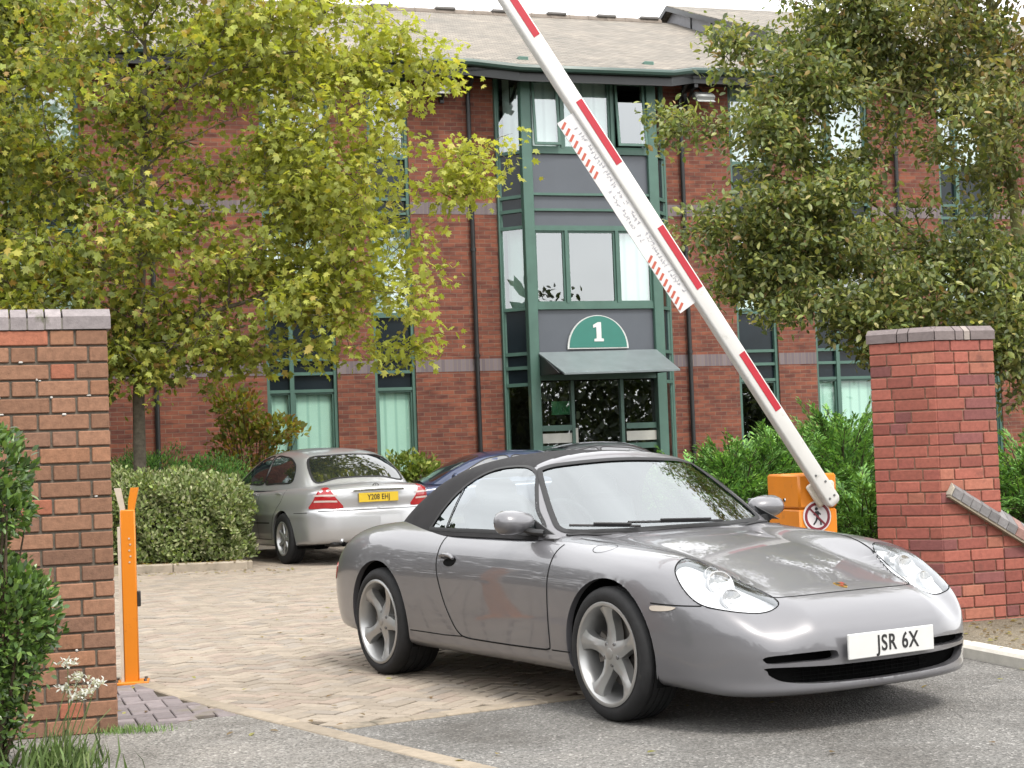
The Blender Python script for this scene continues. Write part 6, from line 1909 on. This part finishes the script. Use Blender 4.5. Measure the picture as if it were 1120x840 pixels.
    # ---- red-green shrub between maple and windows
    make_shrub('turning_shrub', 'loose shrub with orange and green leaves beyond the hedge, left of the silver saloon', 'shrub', (-3.95, 25.3, .08), [((-4.05, 25.3, 1.35), (.55, .5, .75)), ((-3.55, 25.2, 1.75), (.40, .4, .22)), ((-4.2, 25.3, 2.1), (.40, .4, .32))], 2700, .085,
               [(.34, .37, .07), (.42, .34, .07), (.42, .22, .07), (.20, .24, .055)], [4, 2, 1.4, 2], T_OVAL, LM, shell=.3, stems=9)
    make_shrub('low_shrub', 'bright yellow-green round shrub under the ground floor window behind the silver saloon', 'shrub', (-1.80, 28.1, .08), [((-1.80, 28.1, .98), (.52, .42, .34)), ((-1.55, 28.0, .8), (.42, .4, .36))], 2600, .085,
               [(.26, .34, .06), (.18, .27, .05), (.36, .40, .10)], [4, 3, 2], T_OVAL, LH, shell=.5)
    make_shrub('brown_shrub', 'dull brown low shrub beneath the yellow-green one, behind the silver saloon', 'shrub', (-1.60, 27.5, .08), [((-1.60, 27.5, .50), (.62, .4, .36))], 1500, .07, [(.10, .07, .045), (.14, .10, .06), (.09, .10, .04)], [4, 3, 2], T_OVAL, LH, shell=.4)
    # ---- foreground shrub
    make_shrub('evergreen_shrub', 'glossy green evergreen shrub in the left foreground before the brown brick wall', 'shrub', (-2.22, 6.8, .0),
               [((-2.22, 6.85, 1.27), (.24, .26, .20)), ((-2.10, 6.8, 1.12), (.13, .2, .09)), ((-2.28, 6.85, 1.44), (.17, .2, .12)), ((-2.20, 6.8, .62), (.29, .32, .36)), ((-2.08, 6.78, .70), (.20, .25, .22)), ((-2.28, 6.75, .35), (.26, .3, .30)), ((-2.3, 6.9, .95), (.2, .25, .2))], 15000, .034,
               [(.10, .19, .045), (.16, .27, .062), (.25, .38, .10), (.055, .10, .03)], [4, 4, 1.6, 2.5], T_OVAL, LS, up=.35, shell=.55, stems=8, noise=.16)
    # dead patch of reddish twigs
    # ---- white flowers
    fl = thing('white_flower', 'spindly white flowering plant with thin stems at the foot of the brown wall', 'flower', (-1.93, 6.86, .0))
    stm = leaf_mat('stem_green', .1); heads = [(-1.845, 6.80, .505), (-1.800, 6.80, .445), (-1.775, 6.80, .385), (-1.80, 6.78, .37), (-1.86, 6.82, .40), (-1.745, 6.85, .41), (-1.70, 6.9, .30)]
    sm = MB(); sm.col = (.20, .27, .10)
    for k in range(13):
        h = heads[k % 7] if k < 7 else (-1.86 + nrs.normal(0, .07), 6.83 + nrs.normal(0, .05), nrs.uniform(.18, .36))
        b = np.array([nrs.normal(0, .05), nrs.normal(0, .04), 0]); e = np.array(h) - np.array((-1.93, 6.86, 0))
        m_ = (b + e) / 2 + np.array([nrs.normal(0, .012), 0, .03]); sm.tube([tuple(b), tuple(m_), tuple(e)], [.0030, .0026, .0018], 5)
    sm.build('stems', stm, fl)
    pm = []
    for h in heads[:6]:
        q = np.array(h) - np.array((-1.93, 6.86, 0)); pm.append(q + nrs.normal(0, 1, (60, 3)) * np.array([.019, .017, .006]))
    P = np.concatenate(pm); m = len(P)
    leaf_mesh('petals', P, rdir(m) + np.array([0, 0, .2]), rdir(m) * .4 + np.array([0, 0, 1.]), np.full(m, .021), np.tile((.82, .82, .79), (m, 1)) * nrs.uniform(.85, 1.05, (m, 1)), T_OVAL, leaf_mat('petal_white', .3), fl)
    m = 420; P = np.stack([nrs.normal(.02, .09, m), nrs.normal(0, .08, m), nrs.uniform(.0, .10, m)], 1)
    leaf_mesh('foliage', P, rdir(m) * .45 + np.array([.1, 0, 1.]), rdir(m), nrs.uniform(.05, .17, m), pick_cols(m, [(.16, .25, .07), (.24, .31, .12), (.10, .16, .05)], [3, 2, 2]), T_BLADE, stm, fl)
    # ---- weeds at the wall foot
    for lab, (x, y), nn, hh in (('small tuft of green grass at the right corner of the brown wall', (-1.91, 8.12), 320, .05), ('straggly grass clump along the path edge in the left corner', (-2.12, 6.62), 700, .085)):
        gt = thing('grass_tuft', lab, 'grass tuft', (x, y, .004), 0)
        P = np.stack([nrs.normal(0, .05 if nn < 300 else .10, nn), nrs.normal(0, .035, nn), np.zeros(nn)], 1)
        leaf_mesh('blades', P, rdir(nn) * .5 + np.array([0, 0, 1.]), rdir(nn), hh * nrs.uniform(.4, 1.1, nn), pick_cols(nn, [(.14, .27, .06), (.24, .36, .10)], [2, 1]), T_BLADE, stm, gt)
    # ---- fallen leaves under the hedge and along the kerbs
    m = 900
    P = np.concatenate([np.stack([nrs.uniform(-6.4, -3.2, 420), 20.02 + nrs.normal(0, .10, 420), np.full(420, .10)], 1),
                        np.stack([nrs.uniform(-6.2, -2.6, 200), 19.75 - np.abs(nrs.normal(0, .35, 200)), np.full(200, .008)], 1),
                        np.stack([nrs.uniform(-2.4, 3.2, 160), nrs.uniform(6.8, 16, 160), np.full(160, .012)], 1),
                        np.stack([nrs.uniform(2.7, 3.4, 120), nrs.uniform(9.4, 10.9, 120), np.full(120, .074)], 1)])
    m = len(P)
    o = leaf_mesh('fallen_leaves', P, rdir(m) * np.array([1, 1, .12]), rdir(m) * .25 + np.array([0, 0, 1.]), nrs.uniform(.025, .055, m), pick_cols(m, [(.36, .27, .10), (.28, .17, .07), (.40, .38, .12), (.20, .14, .07)], [3, 2, 2, 2]), T_OVAL, LM, None)
    tag(o, 'small fallen leaves scattered along the kerbs and paving', 'fallen leaves', kind='stuff')
    # ---- woods across the road (behind the camera), seen in the glass and paint
    n = 52000
    a = nrs.uniform(0, 1, n); X = -50 + 125 * a; H = 7.0 + 2.2 * np.sin(X * .33) + 1.6 * np.sin(X * .91 + 2) + 4.5 * np.exp(-((X - 50) / 5) ** 2)
    Z = nrs.uniform(0, 1, n) ** 1.0 * H; Y = -34 + nrs.normal(0, 1.6, n)
    Y2 = nrs.uniform(-30, 30, 14000); X2 = -19.0 + 4.3 * sstep(0, 7, Y2) + nrs.normal(0, 1.0, 14000); H2 = 6.4 + .8 * np.sin(Y2 * .5) + .9 * np.sin(Y2 * 1.3); Z2 = nrs.uniform(0, 1, 14000) ** .8 * H2
    C = np.concatenate([np.stack([X, Y, Z], 1), np.stack([X2, Y2, Z2], 1)]); n = len(C)
    o = leaf_mesh('distant_woods', C, rdir(n), rdir(n), nrs.uniform(.35, .8, n), pick_cols(n, [(.06, .085, .03), (.09, .11, .035), (.04, .055, .025)], [3, 2, 3]), T_OVAL, LR, None)
    n = 6000  # unseen shrubs added to keep facade brick out of the door reflection
    C = np.stack([nrs.uniform(-15, -8.1, n), 23.6 + nrs.normal(0, .5, n), nrs.uniform(0, 1, n) ** .9 * 4.6], 1); C[:, 2] *= .75 + .25 * np.sin(C[:, 0] * 1.7)
    s_ = leaf_mesh('shrub_screen', C, rdir(n), rdir(n), nrs.uniform(.22, .45, n), pick_cols(n, [(.09, .12, .04), (.13, .16, .05), (.06, .08, .03)], [3, 2, 3]), T_OVAL, LR, None)
    tag(s_, 'added bank of tall shrubs out of view along the facade, left of the maple', 'shrub_screen', kind='stuff')
    tag(o, 'belt of woodland across the road from the gate', 'woodland', kind='stuff')
make_ground()
make_left_wall()
make_right_pier()
make_barrier()
make_post()
make_building()
make_convertible()
make_parked_cars()
make_plants()
# ------------------------------------------------------------------ camera
def make_camera():
    f, pitch, roll, h = 1822.0, .0396, .0373, 1.30
    c, s = math.cos(pitch), math.sin(pitch); cr, sr = math.cos(roll), math.sin(roll)
    right = Vector((1, 0, 0)); up = Vector((0, -s, c)); fwd = Vector((0, c, s))
    rx = right * cr - up * sr; uy = right * sr + up * cr
    M = Matrix((( rx.x, uy.x, -fwd.x, 0), (rx.y, uy.y, -fwd.y, 0), (rx.z, uy.z, -fwd.z, h), (0, 0, 0, 1)))
    cd = bpy.data.cameras.new('camera'); cd.sensor_width = 36; cd.lens = f / 1120 * 36
    cd.clip_end = 2000; cd.clip_start = .1
    o = bpy.data.objects.new('camera', cd); COL.objects.link(o); o.matrix_world = M
    SC.camera = o

def make_light():
    el, az = R(54), R(148)      # sun height, compass angle clockwise from +Y
    w = bpy.data.worlds.new('World'); SC.world = w; w.use_nodes = True
    nt = w.node_tree; bg = nt.nodes['Background']
    sky = nt.nodes.new('ShaderNodeTexSky'); sky.sky_type = 'NISHITA'; sky.sun_disc = False
    sky.sun_elevation = el; sky.sun_rotation = az; sky.air_density = 1.0; sky.dust_density = 3.0; sky.ozone_density = 1.0
    tc = nt.nodes.new('ShaderNodeTexCoord')
    mp = nt.nodes.new('ShaderNodeMapping'); mp.inputs['Scale'].default_value = (1, 1, 2.2)
    nt.links.new(tc.outputs['Generated'], mp.inputs['Vector'])
    n = nd(nt, 'ShaderNodeTexNoise', Scale=2.6, Detail=7.0, Roughness=.55, Distortion=.3)
    nt.links.new(mp.outputs['Vector'], n.inputs['Vector'])
    cl = ramp(nt, [(.30, (CLOUD_LO,) * 3), (.70, (CLOUD_HI, CLOUD_HI, CLOUD_HI * 1.0))])
    nt.links.new(n.outputs['Fac'], cl.inputs['Fac'])
    sc = nt.nodes.new('ShaderNodeVectorMath'); sc.operation = 'SCALE'; sc.inputs['Scale'].default_value = CLOUD_GAIN
    nt.links.new(cl.outputs['Color'], sc.inputs[0])
    mx = mixc(nt, sky.outputs['Color'], sc.outputs['Vector'], .88)
    nt.links.new(mx, bg.inputs['Color']); bg.inputs['Strength'].default_value = .12
    ld = bpy.data.lights.new('sun', 'SUN'); ld.energy = 1.5; ld.angle = R(14); ld.color = (1, .95, .88)
    o = bpy.data.objects.new('sun', ld); COL.objects.link(o)
    d = Vector((math.sin(az) * math.cos(el), math.cos(az) * math.cos(el), math.sin(el)))
    o.rotation_euler = d.to_track_quat('Z', 'Y').to_euler()
    o.location = d * 30
    vs = SC.view_settings; vs.view_transform = 'Standard'; vs.look = 'None'; vs.exposure = EXPOSURE; vs.gamma = 1; vs.use_curve_mapping = False

CLOUD_LO, CLOUD_HI, CLOUD_GAIN, EXPOSURE = .72, 1.0, 13.0, 1.22
make_camera()
make_light()
SC.render.engine = 'CYCLES'
SC.cycles.max_bounces = 8; SC.cycles.transparent_max_bounces = 12
SC.cycles.use_denoising = True
